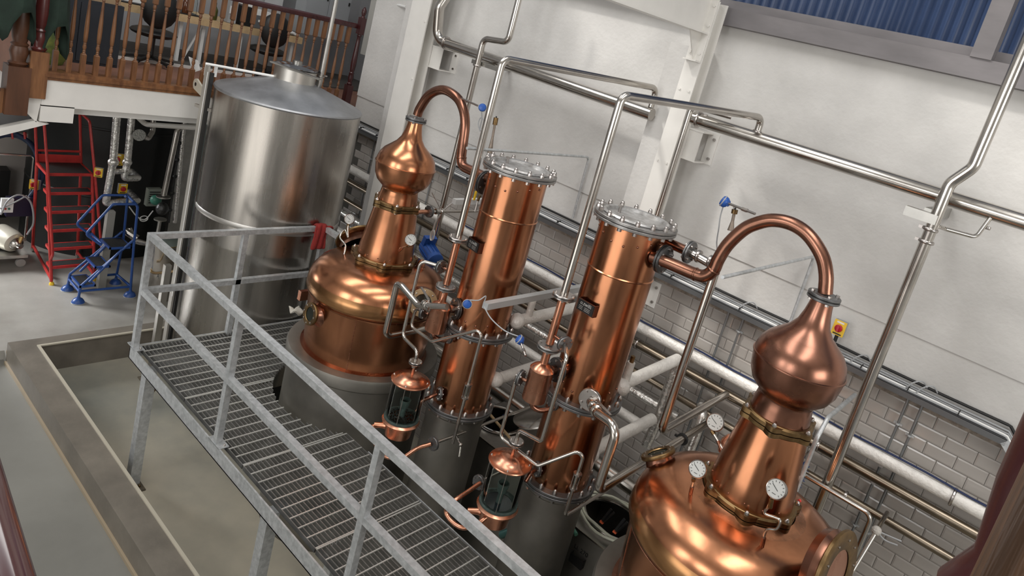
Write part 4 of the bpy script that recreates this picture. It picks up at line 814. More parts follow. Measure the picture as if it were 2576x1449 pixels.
hd = at(1953, 1230, Y=3.62); ft = at(1917, 1378, Z=2.40); gauge(None, 'dial gauge on a bent stem at the right shoulder of the nearest still', ft, hd, tc(hd) + V(-.2, 0, 0), .055, [ft.lerp(hd, .3), ft.lerp(hd, .42) + V(.05, 0, .0), ft.lerp(hd, .5) + V(.05, 0, .03), ft.lerp(hd, .48) + V(-.03, 0, .02), ft.lerp(hd, .66) + V(-.02, 0, 0)])
hd = at(1799, 1062, Y=4.05); gauge(None, 'dial gauge behind the tapered neck of the nearest still', at(1822, 1135, Y=4.02), hd, tc(hd) + V(-.1, 0, .05), .056)
# copper relief valve
c = at(1057, 676, Y=4.30); t = thing('relief_valve', 'copper domed relief valve with drilled holes on the middle still', 'valve', c + V(0, 0, -.1)); b = MB(); b.lathe([(.040, 0), (.045, .006), (.040, .012), (.038, .03), (.034, .06), (.022, .085), (.008, .093), (1e-5, .094)], c, n=24, cap=False); b.lathe([(.020, -.03), (.042, 0), (.045, .006)], c, n=24, cap=False); b.build('dome', COPPERP, t)
b = MB(); b.lathe([(.026, -.14), (.026, -.10), (.030, -.098), (.030, -.06), (.024, -.055), (.024, -.02)], c, n=12); b.build('brass_neck', BRASSL, t); b = MB()
for k in range(8): a = k * PI / 4; b.sphere((c.x + .040 * math.cos(a), c.y + .040 * math.sin(a), c.z + .022), .004, 6, 4)
b.build('vent_holes', BLACK, t, kind='stuff')
c = at(1830, 1128, Y=4.22); b = MB(); b.lathe([(.055, -.03), (.06, 0), (.055, .05), (.03, .09), (1e-5, .10)], c, n=20); tag(b.build('relief_valve', COPPERP), 'round copper dome peeping out behind the neck of the nearest still', 'valve')
# blue electric motor behind the left still
c = at(1080, 632, Y=4.75); t = thing('electric_motor', 'blue finned electric motor behind the middle still', 'motor', c + V(0, 0, -.1)); ax = V(.9, -.2, -.25).normalized()
b = MB(); b.cyl(c - ax * .10, c + ax * .12, .075, 24); b.build('motor_body', BLUEM, t); b = MB(); b.lathe([(.082, 0), (.084, .05), (.07, .06)], c + ax * .11, ax, 24); b.build('fan_cover', BLUEM, t)
q = ax.to_track_quat('Z', 'Y')
for k in range(14): a = k * 2 * PI / 14; d = q @ V(math.cos(a), math.sin(a), 0); b = MB(); b.bar(c - ax * .08 + d * .078, c + ax * .11 + d * .078, .003, .012, d); b.build('cooling_fin', BLUEM, t)
b = MB(); b.box(c - ax * .02 + V(-.02, 0, .09), (.13, .10, .06), q.to_matrix()); b.build('terminal_box', BLUEM, t)
MB().cyl(c + V(0, 0, -1.2), c + V(0, 0, -.08), .02, 10).build('motor_mount', STEELB, t)
cb = MB(); cb.tube(spline([c + V(-.02, 0, .12), at(1085, 600, Y=4.72), at(1090, 578, Y=4.7), at(1098, 555, Y=4.68), at(1118, 528, Y=4.66), at(1139, 510, Y=4.65)], 5), .008, 8); tag(cb.build('motor_cable', WHITEP), 'looped white cable from the blue motor up to the pale trunking', 'cable')
b = MB()
for k in range(3): b.tube([at(1087, 592, Y=4.7) + V(.025 * math.cos(a / 8 * PI), .004 * k, .055 * math.sin(a / 8 * PI)) for a in range(17)], .005, 6)
tag(b.build('cable_coil', WHITEP, kind='stuff'), 'small coil of white cable tied above the blue motor', 'cable', None, 'stuff')
# ------------------------------------------------------------------ wheeled sump tanks between the columns
def sump(x0, x1, y0, y1, zt, oc, orad, label, oval=1.0):
    t = thing('sump_tank', label, 'tank', ((x0 + x1) / 2, (y0 + y1) / 2, ZP), 'square steel tanks behind the columns'); b = MB()
    b.bb((x0, y0, ZP), (x1, y0 + .004, zt)); b.bb((x0, y0, ZP), (x0 + .004, y1, zt)); b.bb((x1 - .004, y0, ZP), (x1, y1, zt)); b.bb((x0, y1 - .004, ZP), (x1, y1, zt)); b.build('tank_sides', DSTEEL, t, smooth=False)
    n = 40; b = MB(); vs = []; 
    for k in range(n):
        a = 2 * PI * k / n; c_, s_ = math.cos(a), math.sin(a); px_, py_ = oc[0] + orad * oval * c_, oc[1] + orad * s_; vs.append((px_, py_, zt))
        m_ = min(((x1 if c_ > 0 else x0) - oc[0]) / c_ if abs(c_) > 1e-5 else 9, ((y1 if s_ > 0 else y0) - oc[1]) / s_ if abs(s_) > 1e-5 else 9); vs.append((oc[0] + m_ * c_, oc[1] + m_ * s_, zt))
    b.add(vs, [(2 * k, 2 * ((k + 1) % n), 2 * ((k + 1) % n) + 1, 2 * k + 1) for k in range(n)]); b.build('tank_top', STEELB, t, smooth=False)
    b = MB(); b.tube([V(oc[0] + (orad + .01) * oval * math.cos(2 * PI * k / 40), oc[1] + (orad + .01) * math.sin(2 * PI * k / 40), zt + .015) for k in range(41)], .014, 8, False); b.build('hatch_rim', STEEL, t)
    b = MB(); b.bb((x0 + .01, y0 + .01, ZP + .3), (x1 - .01, y1 - .01, ZP + .31)); b.build('dark_liquid', mat('dark_liquid', (.015, .02, .025), .06, 0, .9), t)
    b = MB(); b.bar((x0, y0 - .004, zt), (x1, y0 - .004, zt), .006, .012); b.build('top_edge', STEEL, t); return t
sp1 = sump(-3.62, -2.75, 4.42, 5.10, 1.245, (-3.40, 4.76), .21, 'square steel tank with its round hatch open, between the two columns')
sp2 = sump(-2.28, -1.66, 4.34, 5.02, 1.195, (-1.98, 4.68), .20, 'square steel tank with a coiled hose on top, left of the nearest still', 1.25)
b = MB(); lc = at(1352, 1048, Y=4.9); b.lathe([(.22, -.004), (.225, .008), (.20, .02), (.10, .034), (1e-5, .036)], lc, (-.35, -.25, 1), 36); b.build('hatch_lid', STEEL, sp1)
b = MB(); b.cyl(at(1232, 1042, Y=4.62), at(1290, 1110, Y=4.50), .013, 10); tag(b.build('wooden_paddle', PLY), 'pale wooden stick standing in the open round hatch', 'stick')
b = MB(); hosec = V(-1.96, 4.66, 1.235)
for lab, rr, dz, ph in (('a', .27, 0, 0), ('b', .24, .012, .6)): b.tube([hosec + V(rr * 1.22 * math.cos(ph + k * PI / 16), rr * .95 * math.sin(ph + k * PI / 16), dz + .01 * math.sin(k)) for k in range(31)], .011, 8)
tag(b.build('hose', mat('pale_hose', (.62, .64, .52), .4), kind='stuff'), 'pale green hose coiled on the tank left of the nearest still', 'hose', None, 'stuff')
for px_, py_ in ((1515, 1310), (1548, 1335)):
    p = at(px_, py_, Y=4.42); t = thing('spring_clamp', 'black spring clamp with orange tips ' + ('left of the two' if px_ == 1515 else 'nearer the copper pot'), 'clamp', p, 'black clamps on the coiled hose'); b = MB(); b.bar(p, p + V(.02, .05, .10), .02, .010); b.bar(p + V(.01, 0, 0), p + V(.05, .05, .09), .02, .010); b.build('clamp_body', BLACK, t); MB().box(p - V(0, 0, .012), (.03, .02, .014)).build('orange_tip', mat('orange_rubber', (.7, .12, .04), .6), t)
p = at(1448, 1412, Y=4.30); b = MB(); b.box(p + V(0, 0, 0), (.12, .004, .075)); b.box(p + V(-.06, .03, 0), (.004, .06, .075)); b.box(p + V(.06, .03, 0), (.004, .06, .075)); b.build('label_holder', BLACK, sp2, smooth=False)
MB().cyl(at(1433, 1318, Y=4.30), at(1450, 1345, Y=4.26), .016, 12).build('green_plug', mat('sea_green', (.10, .28, .20), .5), sp2)
MB().cyl(at(1262, 1345, Y=3.9), at(1318, 1325, Y=3.9), .030, 14).build('drain_nozzle', mat('green_nozzle', (.05, .13, .12), .4, .5), col2)
def text(s_, size, c, u, v, m, parent, name='lettering'):
    cu = bpy.data.curves.new(name, 'FONT'); cu.body = s_; cu.size = size; cu.align_x = 'CENTER'; cu.extrude = .0003; o_ = bpy.data.objects.new('tmp', cu); COL.objects.link(o_); me = bpy.data.meshes.new_from_object(o_.evaluated_get(bpy.context.evaluated_depsgraph_get())); bpy.data.objects.remove(o_)
    u, v = Vector(u).normalized(), Vector(v).normalized(); w_ = u.cross(v); me.transform(Matrix.Translation(Vector(c)) @ Matrix((u, v, w_)).transposed().to_4x4()); me.materials.clear(); me.materials.append(m); o_ = bpy.data.objects.new(name, me); COL.objects.link(o_); setpar(o_, parent); return o_
text('Li. 270', .05, at(1460, 1390, Y=4.335), (1, 0, 0), (0, 0, 1), BLACK, sp2)
# yellow isolator on the wall
def isolator(label, c, ux, n, size=.105, cable=True):
    c, ux, n = Vector(c), Vector(ux).normalized(), Vector(n).normalized(); uz = V(0, 0, 1); R = Matrix((ux, n, uz)).transposed(); t = thing('isolator_switch', label, 'switch', c, 'yellow isolator switches')
    MB().box(c + n * .02, (size * .86, .04, size * 1.1), R).build('back_box', GREYP, t, smooth=False); MB().box(c + n * .046, (size * .86, .014, size * 1.1), R).build('yellow_cover', YEL, t, smooth=False)
    b = MB(); b.lathe([(size * .27, 0), (size * .27, .014), (size * .22, .018)], c + n * .052, n, 20); b.build('rotary_knob', mat('red_knob', (.45, .015, .03), .35), t); b = MB(); b.bar(c + n * .078 - uz * size * .22, c + n * .078 + uz * size * .22, size * .14, .02, n); b.build('knob_grip', mat('red_knob', (.45, .015, .03), .35), t)
    MB().box(c + n * .0535 + uz * size * .43, (size * .5, .002, size * .12), R).build('label_strip', WHITEP, t); MB().box(c + n * .0535 - uz * size * .44, (size * .6, .002, size * .09), R).build('warning_strip', BLACK, t)
    if cable: MB().cyl(c + n * .02 - uz * size * .55, c + n * .02 - uz * size * 1.1, .014, 10).build('cable_gland', BLACK, t)
    return t
isolator('yellow isolator switch with red knob on the wall beside the nearest still head', at(2115, 823, Y=5.5), (1, 0, 0), (0, -1, 0))
# blue brush behind the nearest still
c = at(2004, 1190, Y=5.2); t = thing('hanging_brush', 'dark blue bristle brush hanging on the tiles behind the nearest still', 'brush', c); b = MB()
for k in range(260):
    a, w_ = random.random() * 2 * PI, random.random(); d = V(math.cos(a) * .5, -.3 + random.random() * .6, math.sin(a)).normalized(); o_ = c + V(0, 0, -.08 + w_ * .16); b.tube([o_, o_ + d * (.05 + .03 * random.random())], .0022, 4)
b.build('bristles', BLUEP, t, kind='stuff'); MB().cyl(c + V(0, 0, -.1), c + V(0, 0, .15), .012, 10).build('brush_core', BLUEP, t); MB().cyl(c + V(0, 0, .14), V(c.x, WY + .01, c.z + .14), .006, 8).build('hook', BOLT, t)
# hooked steel drain line with a wrapped valve, lower right
yy = 4.75; d0, d1, d2 = at(1998, 1180, Y=yy), at(2095, 1243, Y=yy), at(2192, 1300, Y=yy); d1.z = d2.z = d0.z
run('thin steel line ending in an elbow in front of the tiles, lower right', [d0, d2, V(d2.x, yy, .3)], .016, STEEL, .05)
d = at(2205, 1335, Y=4.9); t = run('angled pale pipe with a wrapped joint in front of the tiles, lower right', [at(2232, 1290, Y=5.3), d, at(2130, 1460, Y=4.7)], .015, STEEL, .03); MB().sphere(d, .032, 14, 10).build('wrapped_joint', mat('cloth_wrap', (.55, .52, .48), .8, bump=1, bscale=80), t)
b = MB(); b.tube(spline([d, at(2228, 1345, Y=4.9), at(2268, 1362, Y=4.9)], 4), .006, 6); b.tube(spline([d, at(2225, 1358, Y=4.9), at(2258, 1372, Y=4.9)], 4), .006, 6); b.build('loose_ties', GREYP, t, kind='stuff')
# red glove over the rail corner
c = V(FX + .028, 4.30, PZ + 1.11); t = thing('work_glove', 'red leather work glove draped over the far corner of the guard rail', 'glove', c)
prof = [(-.040, -.07), (-.036, -.02), (-.028, .012), (0, .020), (.028, .014), (.038, -.02), (.046, -.07), (.052, -.13), (.060, -.19), (.066, -.235)]; vs = []
for i, (x_, z_) in enumerate(prof):
    hw = .058 + .003 * i + .004 * math.sin(i * 1.7)
    for j in range(9): w_ = (j - 4) / 4; vs.append((c.x + x_ + .010 * math.sin(j * 1.9 + i * .6), c.y + w_ * hw - .004 * i, c.z + z_ - .006 * abs(w_)))
b = MB(); b.add(vs, [(i * 9 + j, i * 9 + j + 1, i * 9 + j + 10, i * 9 + j + 9) for i in range(len(prof) - 1) for j in range(8)]); o = b.build('cuff_and_palm', REDC, t); md = o.modifiers.new('s', 'SOLIDIFY'); md.thickness = .022; md.offset = .5; o.modifiers.new('u', 'SUBSURF').levels = 1
for k in range(4): b = MB(); p = c + V(-.030, -.040 + k * .026, -.04); b.tube(spline([p, p + V(-.014, 0, -.03), p + V(-.012, .0, -.06 - .008 * (k % 3))], 4), [.012] * 8 + [.007], 8); b.build('finger', REDC, t)
b = MB(); p = c + V(.03, .056, -.0); b.tube(spline([p, p + V(.015, .035, .004), p + V(.01, .065, -.02)], 4), [.013] * 8 + [.008], 8); b.build('thumb', REDC, t)

b = MB(); c = at(2012, 1262, Y=4.32); b.cyl(c + V(-.03, 0, -.04), c + V(0, 0, .01), .010, 8); tag(b.build('red_valve_handle', mat('red_rubber', (.65, .06, .05), .5)), 'small red rubber valve handle behind the right shoulder of the nearest still', 'handle')
# ------------------------------------------------------------------ tank fittings
tt = tank
MB().lathe([(.215, TRZ + .14), (.215, TRZ + .315), (.222, TRZ + .32), (.222, TRZ + .33)], (TX, TY, 0), n=48, cap=False).build('hatch_neck', mat('satin_steel', (.60, .58, .54), .38, 1), tt)
b = MB(); b.lathe([(.222, TRZ + .33), (.224, TRZ + .345), (.205, TRZ + .35), (.14, TRZ + .368), (.04, TRZ + .375), (1e-5, TRZ + .376)], (TX, TY, 0), n=48); b.build('hatch_lid', mat('mirror_steel', (.55, .57, .60), .12, 1), tt)
MB().lathe([(.226, TRZ + .326), (.226, TRZ + .338)], (TX, TY, 0), n=48).build('hatch_gasket', BLACK, tt)
b = MB(); p0, p1 = at(683, 155, Z=TRZ + .40), at(805, 200, Z=TRZ + .38); b.bar(p0, p1, .05, .014); b.cyl((TX, TY, TRZ + .37), (TX, TY, TRZ + .405), .05, 20); b.build('locking_bar', STEELB, tt)
hx = at(809, 188, Y=4.40); b = MB(); b.tube(fillet([hx + Vector((-.12, -.03, -.16)), hx + Vector((-.0, 0, -.16)), hx + Vector((0, 0, 0)), Vector((hx.x, hx.y, 6.5))], .06), .024, 14); b.lathe([(.024, -.01), (.036, -.004), (.036, .008), (.024, .012)], hx + Vector((0, 0, -.02)), n=16); b.build('vent_pipe', STEELB, tt)
b = MB(); b.bar(hx + Vector((-.05, 0, 0)), hx + Vector((.06, .02, 0)), .03, .012); b.build('clamp', BOLT, tt)
# level gauge on the left side
g0, g1 = at(507, 255, Y=3.42), at(425, 830, Y=3.42); gx, gy = g0.x, 3.42; gxs = (g0.x + g1.x) / 2
b = MB(); b.bb((gxs - .035, gy - .02, .35), (gxs + .035, gy, 3.56)); b.build('gauge_channel', mat('channel_grey', (.42, .40, .36), .45, .3), tt, smooth=False)
b = MB(); b.bb((gxs + .035, gy + .0, .35), (gxs + .075, gy + .03, 3.50)); b.build('gauge_tube', BLACK, tt, smooth=False)
b = MB(); b.bb((gxs + .03, gy - .022, 1.0), (gxs + .040, gy - .018, 3.5)); b.build('gauge_scale', WHITEP, tt, smooth=False)
for z in (3.12,): b = MB(); b.bar((gxs - .09, gy - .03, z), (gxs + .26, gy + .10, z), .03, .03); b.lathe([(.05, 0), (.05, .02)], (gxs + .22, gy + .06, z), (-.4, -.9, 0), 16); b.build('gauge_bracket', mat('satin_steel', (.60, .58, .54), .38, 1), tt)
c = at(500, 215, Y=3.42); b = MB()
poly = [(.06 * math.cos(a) - .05, .06 * math.sin(a)) for a in [PI / 2 + k * PI / 8 for k in range(9)]] + [(.16, -.10), (.16, -.02)]
b.prism(poly, -.01, .01, Matrix.Translation(c) @ Matrix(((1, 0, 0), (0, 0, 1), (0, 1, 0))).to_4x4()); lug = b.build('lifting_lug', mat('cream_steel', (.62, .58, .48), .5, .4), tt, smooth=False)
MB().cyl(c + Vector((-.05, -.012, 0)), c + Vector((-.05, -.011, 0)), .02, 16).build('lug_hole', BLACK, lug)
u0, u1 = at(518, 160, Y=3.50), at(690, 192, Y=3.97); b = MB(); b.cyl(u0, u1, .014, 10); b.build('stay_tube', WHITEP, tt); b = MB(); b.cyl((u0.x + .02, 3.5, TRZ + .02), u0 + Vector((.02, 0, 0)), .014, 8); q = at(544, 168, Y=3.6); b.bb((q.x - .018, 3.59, TRZ + .02), (q.x + .018, 3.61, q.z)); b.build('stay_posts', WHITEP, tt, kind='stuff')
# ------------------------------------------------------------------ gallery
GF = 3.20; Y0 = 2.18
b = MB(); b.bb((-10.35, Y0, 2.9), (GX - .14, 7.4, GF)); struct('floor_gallery', b, mat('terracotta_vinyl', (.27, .13, .085), .55, var=.2, vscale=6))
b = MB(); b.bb((-10.35, 2.6, GF), (-8.95, 7.4, GF + .02)); struct('trim_3', b, mat('carpet_dark', (.10, .09, .08), .95, var=.3, vscale=30))
b = MB(); b.bb((-8.95, 2.95, GF), (-8.92, 5.2, GF + .035)); struct('trim_4', b, PAINTW)
b = MB(); b.bb((GX - .14, Y0, 2.88), (GX, WY, 3.135)); b.bb((GX - .14, Y0, 2.73), (GX, 2.45, 2.89)); struct('gallery_fascia', b, PAINTW, smooth=False)
b = MB(); b.bb((-12, -4, 2.80), (GX - .14, Y0, 2.9)); b.bb((-11.9, Y0, 2.80), (GX - .10, WY, 2.9)); struct('ceiling_lower', b, PAINTWALL)
bal = thing('balustrade', 'turned brown timber balustrade with a dark red handrail along the gallery edge', 'balustrade', (GX - .07, 3.8, GF))
b = MB(); b.bb((GX - .16, Y0, 3.135), (GX + .012, WY, 3.215)); b.bb((GX - .14, Y0, 3.165), (GX + .026, WY, 3.190)); b.build('base_rail', PINE, bal, smooth=False)
b = MB(); n = 12; prof = [(-.030, 0), (-.036, .02), (-.034, .045), (-.018, .060), (.018, .060), (.034, .045), (.036, .02), (.030, 0)]
b.add([(GX - .07 + x, y, 4.215 + z) for y in (Y0, 5.42) for x, z in prof], [tuple(range(7, -1, -1)), tuple(range(8, 16))] + [(i, (i + 1) % 8, 8 + (i + 1) % 8, 8 + i) for i in range(8)]); b.build('handrail', MAHOG, bal)
def baluster_mb():
    b = MB(); s = .021
    def sq(z0, z1):
        b.add([(x * s, y * s, z) for z in (z0, z1 - .012) for x, y in ((-1, -1), (1, -1), (1, 1), (-1, 1))] + [(x * s * .6, y * s * .6, z1) for x, y in ((-1, -1), (1, -1), (1, 1), (-1, 1))], [(3, 2, 1, 0)] + [(i, (i + 1) % 4, 4 + (i + 1) % 4, 4 + i) for i in range(4)] + [(4 + i, 4 + (i + 1) % 4, 8 + (i + 1) % 4, 8 + i) for i in range(4)] + [(8, 9, 10, 11)])
    sq(0, .20)
    b.add([(x * s, y * s, z) for z in (.80, 1.0) for x, y in ((-1, -1), (1, -1), (1, 1), (-1, 1))] + [(x * s * .6, y * s * .6, .788) for x, y in ((-1, -1), (1, -1), (1, 1), (-1, 1))], [(4, 5, 6, 7)] + [(i, (i + 1) % 4, 4 + (i + 1) % 4, 4 + i) for i in range(4)] + [(8 + i, 8 + (i + 1) % 4, (i + 1) % 4, i) for i in range(4)] + [(11, 10, 9, 8)])
    b.lathe([(.012, .198), (.016, .205), (.010, .215), (.015, .222), (.010, .232), (.018, .262), (.012, .292), (.016, .297), (.010, .304), (.016, .314), (.019, .36), (.020, .44), (.017, .54), (.012, .66), (.010, .72), (.015, .728), (.010, .738), (.015, .748), (.018, .765), (.013, .79)], n=10); return b
bm_ = baluster_mb().build('baluster', PINE, bal, ang=30); bm_.location = (0, 0, 0); first = True
ys = [2.268 + k * .1135 for k in range(28)]
for y in ys:
    o = bm_ if first else bm_.copy()
    if not first: COL.objects.link(o)
    first = False; o.location = Vector((GX - .07, y, 3.215)) ; o.rotation_euler = (0, 0, random.choice((0, PI)))
def newel(x, y, z0, zt, r, m, label, base_m=None, cut=None, fin=True):
    t = thing('newel_post', label, 'post', (x, y, z0), 'turned stair newels'); h = zt - z0; b = MB()
    b.bb((x - r * 1.15, y - r * 1.15, z0), (x + r * 1.15, y + r * 1.15, z0 + h * .26)); b.build('square_base', base_m or m, t, smooth=False)
    b = MB(); s = h
    b.lathe([(r * .8, z0 + .26 * s), (r * 1.05, z0 + .275 * s), (r * .75, z0 + .285 * s), (r * .8, z0 + .30 * s), (r * 1.0, z0 + .335 * s), (r * .8, z0 + .365 * s), (r * .95, z0 + .375 * s), (r * .7, z0 + .385 * s), (r * .85, z0 + .41 * s), (r * 1.0, z0 + .47 * s), (r * .9, z0 + .56 * s), (r * .66, z0 + .68 * s), (r * .6, z0 + .72 * s), (r * .85, z0 + .73 * s), (r * .7, z0 + .745 * s)], (x, y, 0), n=24); b.build('turned_shaft', m, t)
    b = MB(); b.bb((x - r, y - r, z0 + .745 * s), (x + r, y + r, z0 + .90 * s)); b.build('square_block', m, t, smooth=False)
    if fin: b = MB(); b.lathe([(r * .9, z0 + .90 * s), (r * .5, z0 + .915 * s), (r * .85, z0 + .945 * s), (r * .8, z0 + .97 * s), (r * .3, z0 + .995 * s), (1e-5, z0 + 1.0 * s)], (x, y, 0), n=20); b.build('finial', m, t)
    return t
newel(GX - .02, 5.46, 3.14, 4.50, .036, MAHOG, 'dark red newel post with a pointed finial against the wall end')
newel(GX - .05, 2.13, 2.95, 4.62, .062, mat('red_mahogany', (.10, .022, .02), .25, 0, .6, var=.3, vscale=8), 'dark red newel post at the head of the stairs, right of its brown neighbour', PINE)
newel(GX - .05, 1.985, 2.78, 4.5, .075, DWOOD, 'dark brown stair newel post beside the red one, cloth hanging over its top')
# green cloth hung over the newels
for dx, y, lab in ((0.05, 1.93, 'dark green cloth hanging over the brown newel post'), (-.04, 2.22, 'dark green cloth with yellow marks hanging right of the red newel post')):
    b = MB(); z0, z1 = (3.60 if y < 2 else 3.50), 4.45; vs = []; nI, nJ = 14, 10
    for i in range(nI + 1):
        for j in range(nJ + 1):
            a = 2 * PI * i / nI; t_ = j / nJ; r_ = .085 + .05 * t_ + .02 * math.sin(3 * a + 2 * t_) + (.03 * math.sin(2 * a) * t_); vs.append((GX + dx + r_ * math.cos(a) * .7, y + r_ * math.sin(a), z1 - (z1 - z0) * t_ * (1 - .18 * math.sin(2 * a + 1))))
    fs = [(i * (nJ + 1) + j, (i + 1) * (nJ + 1) + j, (i + 1) * (nJ + 1) + j + 1, i * (nJ + 1) + j + 1) for i in range(nI) for j in range(nJ)]
    b.add(vs, fs); o = b.build('hanging_cloth', mat('green_cloth', (.012, .028, .018), .9, var=.4, vscale=8)); tag(o, lab, 'cloth'); o.modifiers.new('s', 'SOLIDIFY').thickness = .006
# stair balustrade going down to the left
t = thing('stair_flight', 'brown timber stair string with balusters, cut off at the left edge', 'stairs', (GX - .05, 1.7, 2.7))
PG = lambda pts, X: [(q.y, q.z) for q in (at(x_, y_, X=X) for x_, y_ in pts)]
b = MB(); b.prism(PG([(-160, 225), (40, 222), (72, 236), (78, 254), (0, 283), (-160, 340)], GX - .05), GX - .08, GX - .03, Matrix(((0, 0, 1), (1, 0, 0), (0, 1, 0)))); b.build('string_board', PINE, t, smooth=False)
b = MB(); b.bb((GX - .10, 1.2, 2.985), (GX + .0, 1.87, 3.01)); b.build('tread_nosing', DWOOD, t, smooth=False)
for y in (1.82, 1.60): o = bm_.copy(); COL.objects.link(o); o.parent = t; o.matrix_parent_inverse = WM[t.name].inverted(); o.location = Vector((GX - .05, y, 3.01)); o.name = 'baluster'
b = MB(); b.bar((GX - .05, 1.88, 4.12), (GX - .05, 1.0, 3.68), .055, .05); b.build('handrail', MAHOG, t)
b = MB(); b.prism(PG([(-160, 352), (84, 301), (120, 309), (-160, 378)], GX - .06), GX - .10, GX - .02, Matrix(((0, 0, 1), (1, 0, 0), (0, 1, 0)))); b.prism(PG([(45, 262), (84, 200), (112, 198), (88, 305)], GX - .06), GX - .13, GX - .02, Matrix(((0, 0, 1), (1, 0, 0), (0, 1, 0)))); b.build('white_soffit', PAINTW, t, smooth=False)
# office things behind the balusters
t = thing('bar_cabinet', 'tall dark grey cabinet behind the first gallery balusters', 'cabinet', (-8.35, 2.75, GF))
b = MB(); b.bb((-8.7, 2.42, GF), (-8.32, 3.02, 3.86)); b.build('carcass', DARKCAB, t, smooth=False)
for k in range(3): b = MB(); b.bb((-8.32, 2.43 + k * .197, GF + .03), (-8.305, 2.43 + k * .197 + .187, 3.83)); b.build('door', DARKCAB, t, smooth=False)
b = MB(); b.box((-8.5, 2.85, 3.90), (.25, .30, .08)); tag(b.build('cardboard_box', mat('cardboard', (.36, .25, .15), .8), smooth=False), 'flattened cardboard box on top of the dark cabinet', 'box')
b = MB(); b.lathe([(.11, 0), (.13, .05), (.13, .28), (.10, .34)], (-8.15, 2.36, GF), n=20); o = b.build('carrier_bag', mat('green_bag', (.01, .06, .03), .6, var=.5, vscale=9, col2=(.25, .28, .05))); tag(o, 'dark green bag standing at the foot of the first balusters', 'bag')
t = thing('work_desk', 'long plywood edged work desk on white legs behind the balusters', 'desk', (-9.4, 4.3, GF))
b = MB(); b.bb((-9.85, 3.05, 3.815), (-9.15, 5.62, 3.825)); b.bb((-9.16, 3.05, 3.735), (-9.14, 5.62, 3.825)); b.build('desk_top', PLY, t, smooth=False)
b = MB(); b.bb((-9.84, 3.05, 3.825), (-9.17, 4.2, 3.84)); b.build('desk_mat', BLACK, t, smooth=False)
for y in (3.10, 4.02, 4.30, 4.80, 5.55): b = MB(); b.bb((-9.30, y - .02, GF + .02), (-9.26, y + .02, 3.735)); b.build('leg', WHITEP, t, smooth=False)
b = MB(); b.bar((-9.28, 4.28, 3.73), (-9.28, 4.10, GF + .05), .02, .02); b.build('diagonal_brace', WHITEP, t)
def chair(x, y, lab, rot):
    t = thing('office_chair', lab, 'chair', (x, y, GF + .02), 'office chairs at the desk'); z = GF + .02
    b = MB(); b.sphere((x, y, z + .36), .24, 20, 8, (1, 1.05, .26)); b.build('seat', BLACK, t); b = MB(); b.sphere((x - .20 * math.cos(rot), y - .20 * math.sin(rot), z + .66), .21, 16, 8, (.35 + .65 * abs(math.sin(rot)), .35 + .65 * abs(math.cos(rot)), 1.1)); b.build('backrest', BLACK, t)
    MB().cyl((x, y, z + .06), (x, y, z + .32), .028, 12).build('gas_lift', BLACK, t)
    for k in range(5): a = k * 2 * PI / 5 + .4; e = Vector((x + .26 * math.cos(a), y + .26 * math.sin(a), z + .035)); b = MB(); b.bar((x, y, z + .08), e, .04, .03); b.build('leg', BLACK, t); MB().sphere(e - Vector((0, 0, .015)), .02, 8, 6).build('castor', BLACK, t)
    return t
chair(-8.85, 3.55, 'black office chair, the one nearer the dark cabinet', 2.9); chair(-9.0, 5.05, 'black office chair under the right part of the desk', 2.9)
def bottle(x, y, m, lab, h=.26, r=.036): b = MB(); b.lathe([(r * .9, 0), (r, .01), (r, h * .55), (r * .8, h * .65), (r * .35, h * .78), (r * .35, h)], (x, y, 3.828), n=16); o = b.build('bottle', m); tag(o, lab, 'bottle', 'bottles on the work desk'); return o
bottle(-9.22, 4.02, mat('brown_glass', (.10, .03, .01), .1, 0, .8), 'brown glass bottle, leftmost on the desk'); bottle(-9.22, 4.12, GLASSM, 'clear glass bottle second on the desk', .30); bottle(-9.22, 4.38, mat('olive_glass', (.06, .06, .01), .1, 0, .8), 'olive bottle with a pale label on the desk', .22, .04)
t = thing('instrument', 'pale laboratory instrument with coiled tubes on the desk', 'device', (-9.3, 4.62, 3.83)); b = MB(); b.bb((-9.40, 4.55, 3.83), (-9.2, 4.66, 4.12)); b.build('housing', GREYP, t, smooth=False); MB().box((-9.195, 4.60, 3.87), (.005, .02, .012)).build('green_light', mat('green_lamp', (.1, .8, .15), .4), t); MB().box((-9.195, 4.60, 4.0), (.01, .08, .10)).build('panel', WHITEP, t)
t = thing('printer', 'grey office printer with a label on the desk', 'printer', (-9.4, 4.95, 3.83)); b = MB(); b.bb((-9.62, 4.72, 3.83), (-9.22, 4.88, 4.08)); b.build('dark_side', BLACK, t, smooth=False); b = MB(); b.bb((-9.60, 4.89, 3.83), (-9.2, 5.26, 4.0)); b.build('housing', mat('printer_grey', (.13, .135, .14), .5), t, smooth=False); b = MB(); b.bb((-9.60, 4.89, 4.0), (-9.25, 5.2, 4.06)); b.build('paper_tray', WHITEP, t, smooth=False); MB().box((-9.198, 5.02, 3.93), (.004, .12, .03)).build('label_strip', WHITEP, t); MB().box((-9.196, 5.02, 3.93), (.004, .05, .016)).build('yellow_label', YEL, t)
t = thing('first_aid_box', 'red and white box behind the printer', 'box', (-9.6, 4.85, 3.83)); b = MB(); b.bb((-9.8, 4.75, 3.83), (-9.65, 5.1, 4.16)); b.build('white_box', WHITEP, t, smooth=False); MB().box((-9.64, 4.85, 4.18), (.1, .2, .03)).build('red_lid', REDP, t)
b = MB(); b.box((-9.35, 5.47, 3.845), (.3, .22, .02), Matrix.Rotation(.2, 3, 'Z')); b.box((-9.3, 5.42, 3.868), (.28, .2, .02), Matrix.Rotation(-.2, 3, 'Z')); tag(b.build('paper_pile', WHITEP, kind='stuff'), 'loose white papers at the right end of the desk', 'paper', None, 'stuff')
